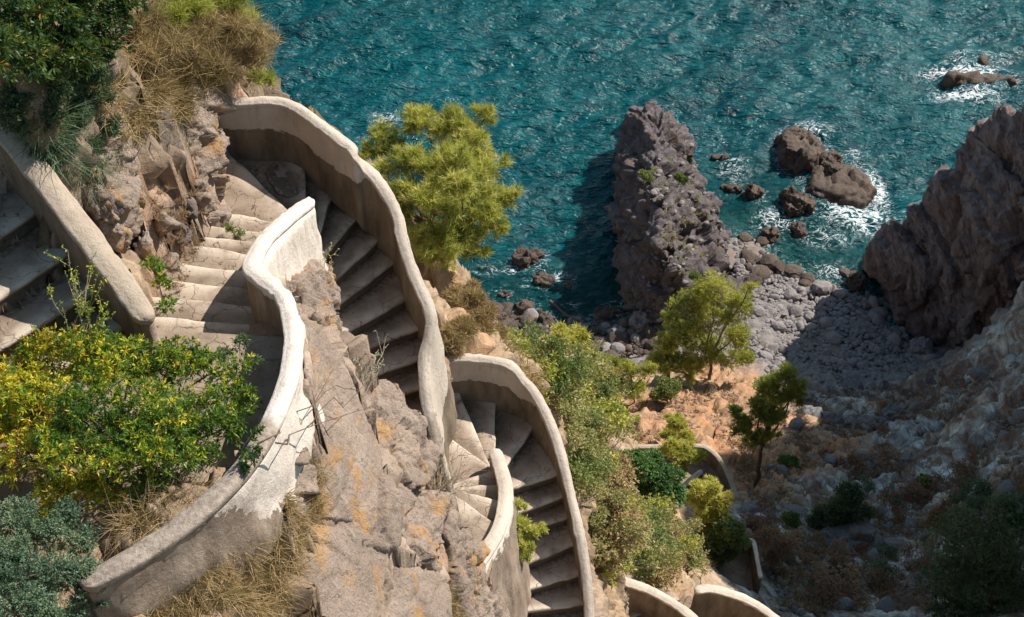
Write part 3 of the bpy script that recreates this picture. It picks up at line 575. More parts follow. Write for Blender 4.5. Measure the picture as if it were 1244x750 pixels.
def Cf(XY):
    out = np.empty((len(XY), 3))
    for i in range(0, len(XY), 40000):
        q = XY[i:i+40000]; d = ((q[:, None]-P_[None])**2).sum(2)+0.05; wgt = 1/d**1.5; wgt /= wgt.sum(1)[:, None]
        out[i:i+40000] = wgt@C_
    return out
def H(x, y): return float(Hf([(x, y)])[0])
def inpoly(X, Y, poly):
    c = np.zeros(len(X), bool); n = len(poly); j = n-1
    for i in range(n):
        xi, yi = poly[i]; xj, yj = poly[j]
        if yi != yj:
            c ^= ((yi > Y) != (yj > Y)) & (X < (xj-xi)*(Y-yi)/(yj-yi)+xi)
        j = i
    return c
# polar grid about the foot of the viewpoint: spacing grows with distance
az = np.concatenate([np.linspace(-80, -39, 24)[:-1], np.linspace(-39, 39, 520), np.linspace(39, 85, 36)[1:]])*math.pi/180
rr = [2.0]
while rr[-1] < 150:
    r = rr[-1]
    rr.append(r+(0.05 if 6 < r < 19 else 0.09 if r <= 6 else min(0.05+(r-19)*0.006, 0.28) if r < 92 else 1.5))
rr = np.array(rr)
AZ, RR = np.meshgrid(az, rr); X = (RR*np.sin(AZ)).ravel(); Y = (RR*np.cos(AZ)).ravel()
Z = Hf(np.stack([X, Y], 1)); nr, na = RR.shape
col = Cf(np.stack([X, Y], 1))
scr = sm(.03, .012, np.linalg.norm(col-np.array([CC['g']]), axis=1))*(Y > 22)
scr = np.maximum(scr, sm(.12, .02, np.linalg.norm(col-np.array([CC['g']]), axis=1))*(Y > 22))
Pn = np.stack([X, Y, Z], 1)
G = Pn.reshape(nr, na, 3)
dr = np.gradient(G, axis=0); da = np.gradient(G, axis=1); NN = np.cross(da, dr).reshape(-1, 3); NN /= np.linalg.norm(NN, axis=1)[:, None]+1e-9
NN *= np.sign(NN[:, 2:3]+1e-9)
nearw = 1-sm(18, 30, Y)
# tilt the sampling frame so that the facets run with the strata
ca, sa = math.cos(0.5), math.sin(0.5)
Ps = np.stack([Pn[:, 0]*ca-Pn[:, 2]*sa, Pn[:, 1]*1.0, (Pn[:, 0]*sa+Pn[:, 2]*ca)], 1)
disp = np.zeros(len(Pn))
bw = np.zeros(len(Pn), bool) | (col[:, 0] < 0.08)
i1 = nearw > 0.01
q = Ps[i1]*np.array([1.5, 1.5, 0.9])+fbm(Pn[i1]*1.2, 2, 40)[:, None]*0.5
f, e = worley(q, 50); f2, e2 = worley(Ps[i1]*4.5+fbm(Pn[i1]*3, 2, 41)[:, None]*0.4, 60)
disp[i1] += nearw[i1]*(f*0.24-0.08*(1-sm(0, 0.12, e))+f2*0.07-0.025*(1-sm(0, 0.15, e2))+fbm(Pn[i1]*6, 3, 42)*0.03)
i2 = nearw < 0.99
q = Ps[i2]*np.array([0.33, 0.33, 0.22])+fbm(Pn[i2]*0.3, 3, 43)[:, None]*0.5
f, e = worley(q, 70); f2, e2 = worley(Ps[i2]*1.1+fbm(Pn[i2]*0.9, 2, 44)[:, None]*0.4, 80)
steep = 1-NN[i2, 2]
disp[i2] += (0.3+0.7*sm(24, 42, Y[i2]))*(1-nearw[i2])*(f*0.9*(0.4+steep)+f2*0.30-0.10*(1-sm(0, 0.2, e2))+fbm(Pn[i2]*1.7, 4, 45)*0.30)
flat = sm(3.5, 0.5, Pn[:, 2])
disp *= (1-0.6*flat)
Pd = Pn+NN*disp[:, None]
# keep the ground below treads and out of the parapets
for poly, z in CARVE:
    mn = poly.min(0)-0.02; mx = poly.max(0)+0.02
    sel = np.where((Pd[:, 0] > mn[0]) & (Pd[:, 0] < mx[0]) & (Pd[:, 1] > mn[1]) & (Pd[:, 1] < mx[1]))[0]
    if len(sel):
        ins = sel[inpoly(Pd[sel, 0], Pd[sel, 1], poly)]
        Pd[ins, 2] = np.minimum(Pd[ins, 2], z-0.12)
for args_, kw_ in SLABS:
    T = np.array([tuple(U(*p)) for p in args_[1]]); c = T.mean(0); u_, s_, vt = np.linalg.svd(T-c); n_ = vt[2]*np.sign(vt[2][2]); out_ = c[:2]+(T[:, :2]-c[:2])*1.04
    mn = out_.min(0); mx = out_.max(0); sel = np.where((Pd[:, 0] > mn[0]) & (Pd[:, 0] < mx[0]) & (Pd[:, 1] > mn[1]) & (Pd[:, 1] < mx[1]))[0]
    ins = sel[inpoly(Pd[sel, 0], Pd[sel, 1], out_)]
    if len(ins):
        dm = np.linalg.norm(T[:, None, :2]-T[None, :, :2], axis=2); kk_ = np.block([[dm, np.ones((len(T), 1))], [np.ones((1, len(T))), np.zeros((1, 1))]]); ww = np.linalg.solve(kk_, np.append(T[:, 2], 0))
        zz = np.linalg.norm(Pd[ins, None, :2]-T[None, :, :2], axis=2)@ww[:-1]+ww[-1]
        Pd[ins, 2] = np.minimum(Pd[ins, 2], zz-0.22)
# nothing of the near cliff may rise above its own brink where the photograph shows open water
bx = Pd-np.array([0, 0, CAM_H]); dep = bx[:, 1]*cs-bx[:, 2]*sn; sx = 622+FPX*bx[:, 0]/dep; sy = 375-FPX*(bx[:, 1]*sn+bx[:, 2]*cs)/dep
openw = (Pd[:, 1] < 40) & (dep > 1) & inpoly(sx, sy, [(343, -60), (343, 108), (372, 122), (440, 180), (500, 250), (560, 318), (600, 352), (650, 380), (650, -60)])
Pd[openw, 2] -= 3.5
ii = np.arange((nr-1)*na).reshape(nr-1, na)[:, :-1].ravel()
F = np.stack([ii, ii+1, ii+na+1, ii+na], 1)
def ground_mat():
    m = MatB('rocky_ground', 0.93, 0.15)
    v = m.pos(); vs = m.pos((1, 1, .4), (0.5, .35, .4))
    tint = m.attr('tint', 'Color')
    gs = m.noise(m.pos((1.0, .45, .6), (0.2, 0.3, -.5)), .8, 8, .7, .8); gp = m.noise(m.pos(), .22, 5, .6)
    gc = m.ramp(m.math('ADD', gs, m.math('MULTIPLY', m.math('SUBTRACT', gp, .5), .5)), [(0.36, (0.12, 0.08, 0.065)), (0.47, (0.21, 0.165, 0.14)), (0.55, (0.32, 0.335, 0.33)), (0.68, (0.58, 0.61, 0.61))])
    tint = m.mix(m.attr('scree'), tint, gc)
    n0 = m.noise(v, 0.35, 6, 0.6); n1 = m.noise(v, 1.7, 8, 0.65, .3); n2 = m.noise(v, 8, 7, 0.7); n3 = m.noise(vs, 3.5, 7, 0.65, 0.8); n4 = m.noise(v, 35, 4, 0.7)
    k = m.ramp(n1, [(0.28, (0.5, 0.47, 0.45)), (0.5, (0.95, 0.93, 0.9)), (0.72, (1.35, 1.3, 1.27))])
    base = m.mix(1.0, tint, k, 'MULTIPLY')
    base = m.mix(m.math('MULTIPLY', m.g(n0, 0.52, 0.62), 0.35), base, m.mix(1.0, tint, (1.3, 0.85, 0.5), 'MULTIPLY'))
    base = m.mix(m.math('MULTIPLY', m.g(n3, 0.57, 0.68), 0.5), base, m.mix(1.0, tint, (1.6, 1.65, 1.7), 'MULTIPLY'))
    base = m.mix(m.math('MULTIPLY', m.g(n2, 0.57, 0.70), 0.7), base, m.mix(1.0, tint, (0.33, 0.3, 0.28), 'MULTIPLY'))
    base = m.mix(m.math('MULTIPLY', m.g(n4, 0.58, 0.72), 0.45), base, m.mix(1.0, tint, (0.35, 0.3, 0.28), 'MULTIPLY'))
    b = m.bump(n1, 0.6, 0.12); b = m.bump(n2, 0.9, 0.05, b); b = m.bump(n3, 0.7, 0.06, b); b = m.bump(n4, 0.8, 0.012, b)
    return m.fin(base, b)
M['ground'] = ground_mat()
me = mesh_np('hillside', Pd, F, M['ground'], {'tint': col, 'scree': scr})
tag(link('hillside', me), kind='structure')

# ------------------------------------------------------------------ rocks
def hull_rock(name, hulls, voxel, mat, amp=0.1, cell=1.0, seed=0, origin=None, parent=None, stretch=(1, 1, 1), fine=0.03, cellamp=1.0, sub=0.5, strata=None):
    """hulls: list of point lists; union of their convex hulls, remeshed and broken up into facets"""
    bm = bmesh.new()
    for H_ in hulls:
        vs = [bm.verts.new(p) for p in H_]
        r = bmesh.ops.convex_hull(bm, input=vs)
        junk = [g for g in r['geom_interior'] if isinstance(g, bmesh.types.BMVert)]
        if junk: bmesh.ops.delete(bm, geom=junk, context='VERTS')
    me = bpy.data.meshes.new('tmp'); bm.to_mesh(me); bm.free()
    o = bpy.data.objects.new('tmp', me); COL.objects.link(o)
    md = o.modifiers.new('r', 'REMESH'); md.mode = 'VOXEL'; md.voxel_size = voxel
    dg = bpy.context.evaluated_depsgraph_get(); ev = o.evaluated_get(dg); m2 = bpy.data.meshes.new_from_object(ev)
    bpy.data.objects.remove(o); bpy.data.meshes.remove(me)
    n = len(m2.vertices); V = np.empty(n*3, np.float32); m2.vertices.foreach_get('co', V); V = V.reshape(-1, 3)
    Nn = np.empty(n*3, np.float32); m2.vertices.foreach_get('normal', Nn); Nn = Nn.reshape(-1, 3)
    S = np.array(stretch)
    q = V/cell*S+fbm(V/cell*0.8, 2, seed+1)[:, None]*0.45+seed*3.7
    f, e = worley(q, seed+2); f2, e2 = worley(q*2.9, seed+30); f3, e3 = worley(q*7.3, seed+40)
    d = (f*amp*1.6-amp*0.35*(1-sm(0, 0.14, e))+f2*amp*sub-amp*0.15*(1-sm(0, .15, e2)))*cellamp+(f3*amp*sub*.45+ridged(V/cell*6, 2, seed+50)*amp*.10)+fbm(V/cell*1.2, 3, seed+9)*amp*0.6+fbm(V/fine*0.25, 3, seed+12)*fine
    if strata:
        sn_, sp_, sa_ = strata; nv_ = np.array(sn_)/np.linalg.norm(sn_); t_ = V@nv_/sp_+fbm(V*.25, 3, seed+77)*.9
        fr_ = t_-np.floor(t_); hh_ = _h(np.floor(t_).astype(np.int64), np.zeros(len(t_), np.int64), np.zeros(len(t_), np.int64), seed)
        d = d+sa_*(fr_*.6+hh_*1.1-.7-.5*(fr_ > .9)); t2_ = t_*3.1+.3; f2_ = t2_-np.floor(t2_); d = d+sa_*.3*(f2_-.6*(f2_ > .85))
    V = V+Nn*d[:, None]
    org = np.array(origin) if origin is not None else np.array([V[:, 0].mean(), V[:, 1].mean(), V[:, 2].min()])
    V -= org
    m2.vertices.foreach_set('co', V.ravel().astype(np.float32)); m2.materials.clear(); m2.materials.append(mat); m2.name = name
    m2.polygons.foreach_set('use_smooth', [True]*len(m2.polygons)); m2.update()
    return link(name, m2, parent, Vector(org))
def slab(label, outline, th, mat=None, voxel=0.03, amp=0.05, cell=0.7, seed=1, grow=0.06, name='rock', group=None, cat='rock', fine=0.012, stretch=(1, 1, 1), sub=.35):
    T = [U(*p) for p in outline]; c = sum(T, Vector())/len(T)
    A = np.array([tuple(t-c) for t in T]); u, s_, vt = np.linalg.svd(A); nrm = Vector(vt[2])
    if nrm.dot(Vector((0, 0, CAM_H))-c) < 0: nrm = -nrm
    pts = []
    for t in T:
        pts.append(t+nrm*0.0); pts.append(t+(t-c).normalized()*grow*2-nrm*th)
        pts.append(t+(t-c).normalized()*grow-nrm*th*0.25)
    pts.append(c+nrm*th*0.08)
    o = hull_rock(name, [[tuple(p) for p in pts]], voxel, mat or M['slab'], amp, cell, seed, None, None, stretch, fine, 1.0, sub)
    return tag(o, label, cat, group)
for args_, kw_ in SLABS: slab(*args_, **kw_)
sr = random.Random(3)
for k, (x, y, r_, lab) in enumerate([(118, 245, 30, 'round grey rock touching the tan parapet below the pale streaked rock'), (205, 272, 22, 'blocky grey rock with a square dark notch above the upper steps'), (180, 300, 17, 'dark angular stone under the blocky grey rock'), (222, 280, 18, 'dark pointed stone beside the highest narrow steps'),
                                     (250, 245, 18, 'reddish lump of rock by the orange dry weeds'), (140, 290, 20, 'ochre stone beside the tan parapet'), (228, 255, 14, 'small grey stone among orange dry weeds'), (205, 320, 15, 'small brown stone at the left edge of the narrow steps'), (106, 212, 16, 'grey stone half hidden by grass tufts at the tan parapet')]):
    q = [U(x, y, 8.9+0)]; 
    gx, gy = None, None
    # find ground under the pixel ray
    d = 8.5
    while d < 14:
        q = U(x, y, d)
        if H(q.x, q.y) >= q.z: break
        d += 0.05
    pts = []
    rad = r_/1620*16
    for j in range(14):
        a = Vector((sr.gauss(0, 1), sr.gauss(0, 1), sr.gauss(0, 1))).normalized()
        pts.append(tuple(q+Vector((a.x*rad, a.y*rad*.9, a.z*rad*1.1))))
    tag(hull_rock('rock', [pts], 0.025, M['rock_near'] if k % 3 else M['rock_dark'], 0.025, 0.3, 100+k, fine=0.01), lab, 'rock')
# sea cliff on the right
def W(px, py, d, dx=0, dy=0, dz=0):
    q = U(px, py, d); return (q.x+dx, q.y+dy, q.z+dz)
cl1 = [W(1068, 300, 65.0), W(1078, 288, 65.0), W(1132, 243, 61), W(1060, 352, 70.8), W(1075, 375, 70.6), W(1105, 408, 70.3), W(1145, 436, 70), W(1160, 340, 63.5), W(1180, 250, 59.5), W(1078, 288, 65, 1, 5, -9), W(1132, 243, 61, 2, 6, -14), W(1180, 250, 60, 6, 8, -14), W(1200, 430, 69, 4, 0, 0)]
cl2 = [W(1130, 245, 61), W(1160, 215, 58.7), W(1176, 182, 56.3), W(1192, 168, 55.6), W(1150, 436, 70), W(1250, 455, 68), W(1165, 330, 63.3), W(1230, 300, 57.5), W(1180, 182, 56, 2, 6, -18), W(1260, 180, 53, 6, 6, -22), W(1260, 250, 53), W(1300, 400, 62)]
cl3 = [W(1192, 168, 55.6), W(1215, 142, 52.8), W(1240, 137, 51.2), W(1262, 118, 49.5), W(1400, 60, 42), W(1262, 330, 57), W(1300, 440, 62), W(1420, 350, 50), W(1245, 137, 51, 3, 7, -25), W(1420, 60, 43, 6, 8, -30), W(1205, 200, 56)]
o = hull_rock('sea_cliff', [cl1, cl2, cl3], 0.17, M['cliff'], 0.55, 4.2, 21, stretch=(1.3, 1.0, 0.55), fine=0.08, sub=.5, strata=((.85, .1, .42), 1.5, .55))
tag(o, kind='structure')
# sea stack
st = [[W(752, 205, 67.5), W(768, 160, 66.0), W(786, 138, 64.4), W(806, 134, 64.3), W(816, 145, 64.7), W(838, 165, 66.6), W(842, 190, 67.5), W(760, 240, 67.5), W(748, 262, 70.7), W(850, 215, 70.5), W(800, 200, 63.4), W(748, 215, 71.5), W(760, 180, 71.5), W(790, 150, 71.5, 0, 3), W(835, 170, 71.5)],
      [W(770, 200, 63.5), W(800, 180, 63), W(845, 200, 66.5), W(860, 300, 68), W(800, 300, 62.9), W(760, 290, 66.5), W(752, 250, 71), W(865, 250, 71)],
      [W(748, 250, 68.8), W(765, 235, 65.3), W(800, 215, 63.8), W(835, 235, 65.0), W(866, 262, 67.5), W(876, 300, 69.6), W(850, 330, 67.2), W(800, 300, 63.8), W(770, 320, 66.6), W(746, 268, 71.0), W(752, 300, 71.0), W(880, 290, 71.0), W(760, 360, 69.9), W(870, 250, 71.0)],
      [W(800, 290, 63.9), W(840, 300, 65.7), W(880, 310, 68.8), W(900, 330, 69.5), W(892, 370, 69.3), W(850, 410, 68.4), W(800, 395, 68.1), W(770, 380, 69.1), W(765, 330, 67.5), W(758, 330, 71.0), W(765, 385, 71.0), W(880, 420, 70.0), W(820, 340, 65.0)]]
o = hull_rock('sea_stack', st, 0.15, M['rock_far'], 0.5, 2.1, 33, stretch=(1.2, 0.9, 0.6), fine=0.10, sub=.7, strata=((.8, .3, .5), 1.1, .4))
tag(o, 'tall craggy rock stack jutting into the sea left of the cobble beach', 'sea stack')
# rocks in the water: (px,py, width px, height px, stand-out m, label)
WR = [(972, 187, 62, 56, 1.6, 'large dark rounded sea rock, left one of the joined pair in the foam', 'w'), (1008, 205, 30, 44, 1.1, 'dark rock lobe between the two big joined sea rocks', 'w'),
      (1018, 228, 88, 56, 0.9, 'broad flat brown sea rock washed by foam right of the dark pair', 'w'), (966, 251, 44, 32, 1.1, 'rounded brown boulder in the water below the joined sea rocks', 'w'),
      (916, 237, 22, 20, 0.8, 'small square dark rock in the water right of the stack', 'w'), (970, 281, 22, 18, .6, 'brown stone at the foam edge below the rounded boulder', 'w'), (935, 286, 24, 18, .6, 'dark stone at the beach edge, highest on the left', 'w'),
      (1190, 98, 92, 15, 0.6, 'long low reef rock breaking white surf at upper right', 'w'), (1184, 72, 62, 14, -0.05, 'submerged dark reef behind the surf at upper right', 'w'), (876, 192, 26, 8, .25, 'thin flat rock awash right of the stack top', 'w'), (890, 228, 26, 7, .2, 'thin flat rock awash beside the small square rock', 'w'),
      (640, 316, 40, 25, .8, 'ochre sunlit rock in the left cove water', 'w'), (661, 342, 27, 22, .5, 'dark flat rock just below the ochre one in the cove', 'w'), (691, 348, 12, 12, .3, 'small rock with a foam ring in the cove', 'w'),
      (637, 375, 26, 18, .5, 'grey rounded boulder on the cove shore', 'w'), (608, 395, 24, 18, .4, 'brown boulder on the cove shore behind dry brush', 'w'), (660, 387, 22, 14, .4, 'dark boulder pair member on the cove shore', 'w'), (735, 382, 32, 18, .5, 'slanting brown slab at the foot of the stack', 'w'),
      (778, 407, 32, 24, .9, 'pale grey block on the shore at the foot of the stack', 'b'), (752, 418, 26, 20, .7, 'grey shore boulder between the stack and the shrubs', 'b'), (700, 395, 22, 14, .5, 'grey stone on the cove shore beside the drift log', 'b'), (585, 330, 30, 10, .15, 'low rock awash at the left of the cove', 'w'), (612, 358, 18, 10, .2, 'pinkish rock awash near the cove shore', 'w'), (590, 375, 26, 14, .4, 'dark wet rock behind the dry brush', 'w'),
      (1040, 346, 24, 16, .8, 'dark boulder at the foot of the sea cliff', 'w'), (1115, 432, 30, 26, 1.0, 'big grey shaded boulder under the sea cliff', 'b'), (1090, 410, 24, 18, .6, 'shaded boulder on the cobbles by the cliff foot', 'b')]
for k, (px, py, w_, h_, up, lab, mk) in enumerate(WR):
    c = U(px, py, CAM_H); sc_ = 1620/((c-Vector((0, 0, CAM_H))).length); rx = w_/sc_/2; ry = h_/sc_/2/0.72
    rs = random.Random(500+k); hh = []
    zg = 0 if py < 370 else max(0, H(c.x, c.y))
    for j in range(26):
        a = rs.uniform(0, 2*math.pi); rad = rs.uniform(.6, 1.0); hz = rs.uniform(0.5, 1.0) if rad < .85 else rs.uniform(-.1, .6)
        hh.append((c.x+math.cos(a)*rx*rad, c.y+math.sin(a)*ry*rad, zg+up*hz)); hh.append((c.x+math.cos(a)*rx*1.02, c.y+math.sin(a)*ry*1.02, zg-1.0))
    o = hull_rock('sea_rock' if zg < .3 else 'boulder', [hh], max(0.06, rx/16), M['stone_wet'] if mk == 'w' else M['stone_beach'], min(.26, rx*.17), max(.45, rx*.75), 200+k*3, fine=0.05, sub=.6)
    tag(o, lab, 'rock')
# ------------------------------------------------------------------ sea
def sea():
    xs = np.concatenate([np.array([-2500, -900, -350, -150, -90]), np.arange(-62, 72, 0.27), np.array([90, 150, 350, 900, 2500])])
    ys = np.concatenate([np.arange(58, 122, 0.27), np.array([135, 170, 260, 500, 1200, 4000])])
    Xg, Yg = np.meshgrid(xs, ys); X = Xg.ravel(); Y = Yg.ravel()
    P = np.stack([X, Y, X*0], 1)
    an = 0.62
    u = X*math.cos(an)+Y*math.sin(an); v_ = -X*math.sin(an)+Y*math.cos(an)
    calm = 1-0.55*np.exp(-(((X+2)/10)**2+((Y-66)/9)**2))
    fade = np.where((Y < 122) & (np.abs(X) < 72), 1, 0)
    z = (fbm(np.stack([u*0.20, v_*0.40, X*0], 1), 3, 3)*0.75+ridged(np.stack([u*0.42, v_*0.95, X*0+5], 1), 3, 6)*0.26)*calm*fade
    # foam and depth masks from the places where the swell breaks
    foam = np.zeros(len(X)); 
    for (px, py, wx, wy, s) in [(1170, 88, 50, 12, 1.0), (1175, 116, 48, 14, .85), (1120, 90, 36, 16, .35), (1040, 262, 50, 28, .85), (1062, 232, 20, 30, .8), (1000, 290, 45, 22, .55), (985, 160, 32, 14, .6), (1035, 190, 30, 12, .5), (890, 205, 26, 26, .55), (940, 270, 36, 22, .65), (870, 170, 30, 30, .35),
                                 (620, 330, 18, 10, .6), (672, 340, 30, 12, .6), (640, 345, 16, 10, .5), (605, 355, 14, 10, .5), (690, 372, 26, 8, .5), (468, 150, 22, 14, .65), (590, 360, 30, 10, .4), (1010, 330, 40, 18, .55), (735, 260, 8, 60, .2), (750, 180, 10, 40, .3)]:
        c = U(px, py, CAM_H); k = 1620/((c-Vector((0, 0, CAM_H))).length)
        foam = np.maximum(foam, s*np.exp(-(((X-c.x)/(wx/k))**2+((Y-c.y)/(wy/k/.72))**2)))
    for (px, py, wx, wy, up, lab, mk) in WR:
        if mk != 'w': continue
        c = U(px, py, CAM_H); k = 1620/((c-Vector((0, 0, CAM_H))).length); q_ = ((X-c.x-.3)/(wx*.72/k))**2+((Y-c.y)/(wy*.78/k/.72))**2
        foam = np.maximum(foam, .38*np.exp(-(np.maximum(q_-.6, 0))*1.3))
    inn = (Y < 125) & (np.abs(X) < 75)
    hb = np.full(len(X), -12.); hb[inn] = Hf(P[inn, :2])
    shal = sm(-3.2, -0.2, hb)
    foam = np.maximum(foam, 0.42*sm(-0.9, -0.1, hb))
    z *= (1-0.5*shal)
    foam *= .86
    P[:, 2] = z
    n, m_ = Xg.shape; ii = np.arange((n-1)*m_).reshape(n-1, m_)[:, :-1].ravel()
    F = np.stack([ii, ii+1, ii+m_+1, ii+m_], 1)
    m = MatB('sea_water', 0.16, 0.38)
    m.b.inputs['IOR'].default_value = 1.33
    v = m.pos(); vw = m.pos((1, 2.3, 1), (0, 0, -an))
    n1 = m.noise(v, 0.07, 4, 0.6); n2 = m.noise(vw, 0.6, 5, 0.6)
    deep = m.ramp(n1, [(0.3, (0.0, 0.026, 0.037)), (0.7, (0.0, 0.066, 0.080))])
    deep = m.mix(m.math('MULTIPLY', m.g(n2, 0.35, 0.75), 0.55), deep, (0.0, 0.125, 0.137))
    sh_ = m.attr('shal')
    colr = m.mix(m.math('MULTIPLY', sh_, 0.6), deep, (0.01, 0.11, 0.12))
    fn = m.noise(m.pos((1, 1.6, 1), (0, 0, -an)), 1.3, 8, 0.72, 1.4)
    fl = m.noise(m.pos((1, 1.5, 1), (0, 0, -an)), .85, 5, .62, 1.6)
    ridge = m.math('SUBTRACT', 1.0, m.math('MULTIPLY', m.math('ABSOLUTE', m.math('SUBTRACT', fl, 0.5)), 6.5))
    fm = m.math('ADD', m.math('SUBTRACT', m.math('ADD', ridge, m.attr('foam')), 1.0), m.math('MULTIPLY', m.math('SUBTRACT', fn, .5), .8))
    fmask = m.math('MULTIPLY', m.math('MULTIPLY', m.g(fm, 0.12, 0.50), m.g(m.attr('foam'), .06, .3)), 0.92)
    colr = m.mix(fmask, colr, (0.72, 0.76, 0.78))
    m.L(m.math('ADD', 0.15, m.math('MULTIPLY', fmask, 0.6)), m.b.inputs['Roughness'])
    h1 = m.noise(m.pos((1, 2.6, 1), (0, 0, -an)), 0.70, 3, 0.5, .6); h2 = m.noise(m.pos((1, 1.7, 1), (0, 0, -an+.3)), 2.1, 2, 0.5, .8); h3 = m.noise(v, 9, 2, .5)
    gust = m.g(m.noise(m.pos((1, 1.8, 1), (0, 0, -an)), .06, 3, .5), .35, .65)
    h2 = m.math('MULTIPLY', h2, m.math('ADD', .45, m.math('MULTIPLY', gust, .75)))
    b = m.bump(h1, 1.0, 0.58); b = m.bump(h2, 1.0, 0.26, b); b = m.bump(fn, 0.4, 0.15, b)
    m.L(b, m.b.inputs['Normal']); m.L(colr, m.b.inputs['Base Color'])
    tr = m.n('ShaderNodeBsdfTransparent'); tr.inputs[0].default_value = (0.30, 0.62, 0.60, 1)
    mx = m.n('ShaderNodeMixShader'); m.L(m.math('MULTIPLY', m.math('SUBTRACT', 1.0, fmask), m.math('MULTIPLY', sh_, 0.62)), mx.inputs[0])
    m.L(m.b.outputs[0], mx.inputs[1]); m.L(tr.outputs[0], mx.inputs[2]); m.L(mx.outputs[0], m.out.inputs[0])
    me = mesh_np('sea', P, F, m.m, {'foam': foam, 'shal': shal})
    tag(link('sea', me), kind='structure')
sea()
# ------------------------------------------------------------------ ground lookup
_gx = np.arange(-40, 55, 0.22); _gy = np.arange(2, 84, 0.22)
_GX, _GY = np.meshgrid(_gx, _gy); _GH = Hf(np.stack([_GX.ravel(), _GY.ravel()], 1)).reshape(_GX.shape)
def Hq(X, Y):
    fx = np.clip((X+40)/.22, 0, len(_gx)-1.001); fy = np.clip((Y-2)/.22, 0, len(_gy)-1.001); i = fx.astype(int); j = fy.astype(int); fx -= i; fy -= j
    return _GH[j, i]*(1-fx)*(1-fy)+_GH[j, i+1]*fx*(1-fy)+_GH[j+1, i]*(1-fx)*fy+_GH[j+1, i+1]*fx*fy
def hit(pix, lo=7.0, hi=72.0, n=520):
    """world points where the lines of sight through photo pixels meet the terrain"""
    pix = np.asarray(pix, float); b = (pix[:, 1]-375)/FPX; a = (pix[:, 0]-622)/FPX
    kx = a/(sn+b*cs); ky = (cs-b*sn)/(sn+b*cs)
    ds = np.exp(np.linspace(math.log(lo), math.log(hi), n))
    out = np.full((len(pix), 3), np.nan)
    for s in range(0, len(pix), 400):
        e = min(s+400, len(pix)); X = kx[s:e, None]*ds; Y = ky[s:e, None]*ds; Zr = np.broadcast_to(CAM_H-ds, X.shape)
        Hh = Hq(X, Y)
        ok = Hh >= Zr; i = ok.argmax(1); has = ok.any(1); r = np.arange(e-s)
        out[s:e] = np.where(has[:, None], np.stack([X[r, i], Y[r, i], Hh[r, i]], 1), np.nan)
    return out
def sample_poly(poly, n, rng):
    poly = np.array(poly, float); o = np.empty((0, 2))
    while len(o) < n:
        q = rng.rand(n*3, 2)*(poly.max(0)-poly.min(0))+poly.min(0); q = q[inpoly(q[:, 0], q[:, 1], poly)]; o = np.vstack([o, q])
    return o[:n]
def rdir(n, rng):
    v = rng.randn(n, 3); return v/np.linalg.norm(v, axis=1)[:, None]
def unit(v): return v/(np.linalg.norm(v, axis=1)[:, None]+1e-9)
def leaf_np(C, D, L, Wd, rng, droop=0.15):
    """diamond leaves: base C, axis D"""
    n = len(C); L = np.broadcast_to(L, n); Wd = np.broadcast_to(Wd, n)
    S = unit(np.cross(D, rdir(n, rng))); Nn = np.cross(S, D)
    mid = C+D*(L*0.5)[:, None]+Nn*(L*0.07)[:, None]
    V = np.stack([C, mid+S*(Wd*.5)[:, None], mid-S*(Wd*.5)[:, None], C+D*L[:, None]-np.array([0, 0, 1])*(L*droop)[:, None]], 1).reshape(-1, 3)
    i = np.arange(n)*4
    return V, np.concatenate([np.stack([i, i+1, i+2], 1), np.stack([i+1, i+3, i+2], 1)])
def blade_np(C, D, L, Wd, rng, bend=0.5):
    n = len(C); L = np.broadcast_to(L, n); Wd = np.broadcast_to(Wd, n)
    S = unit(np.cross(D, rdir(n, rng))); g = unit(rng.randn(n, 3)*np.array([1, 1, .3])+np.array([0, 0, -.6]))
    m1 = C+D*(L*0.5)[:, None]+g*(L*bend*.12)[:, None]; tip = C+D*L[:, None]+g*(L*bend*.5)[:, None]
    w_ = (Wd*.5)[:, None]
    V = np.stack([C-S*w_, C+S*w_, m1-S*w_*.8, m1+S*w_*.8, tip], 1).reshape(-1, 3); i = np.arange(n)*5
    return V, np.concatenate([np.stack([i, i+1, i+3], 1), np.stack([i, i+3, i+2], 1), np.stack([i+2, i+3, i+4], 1)])
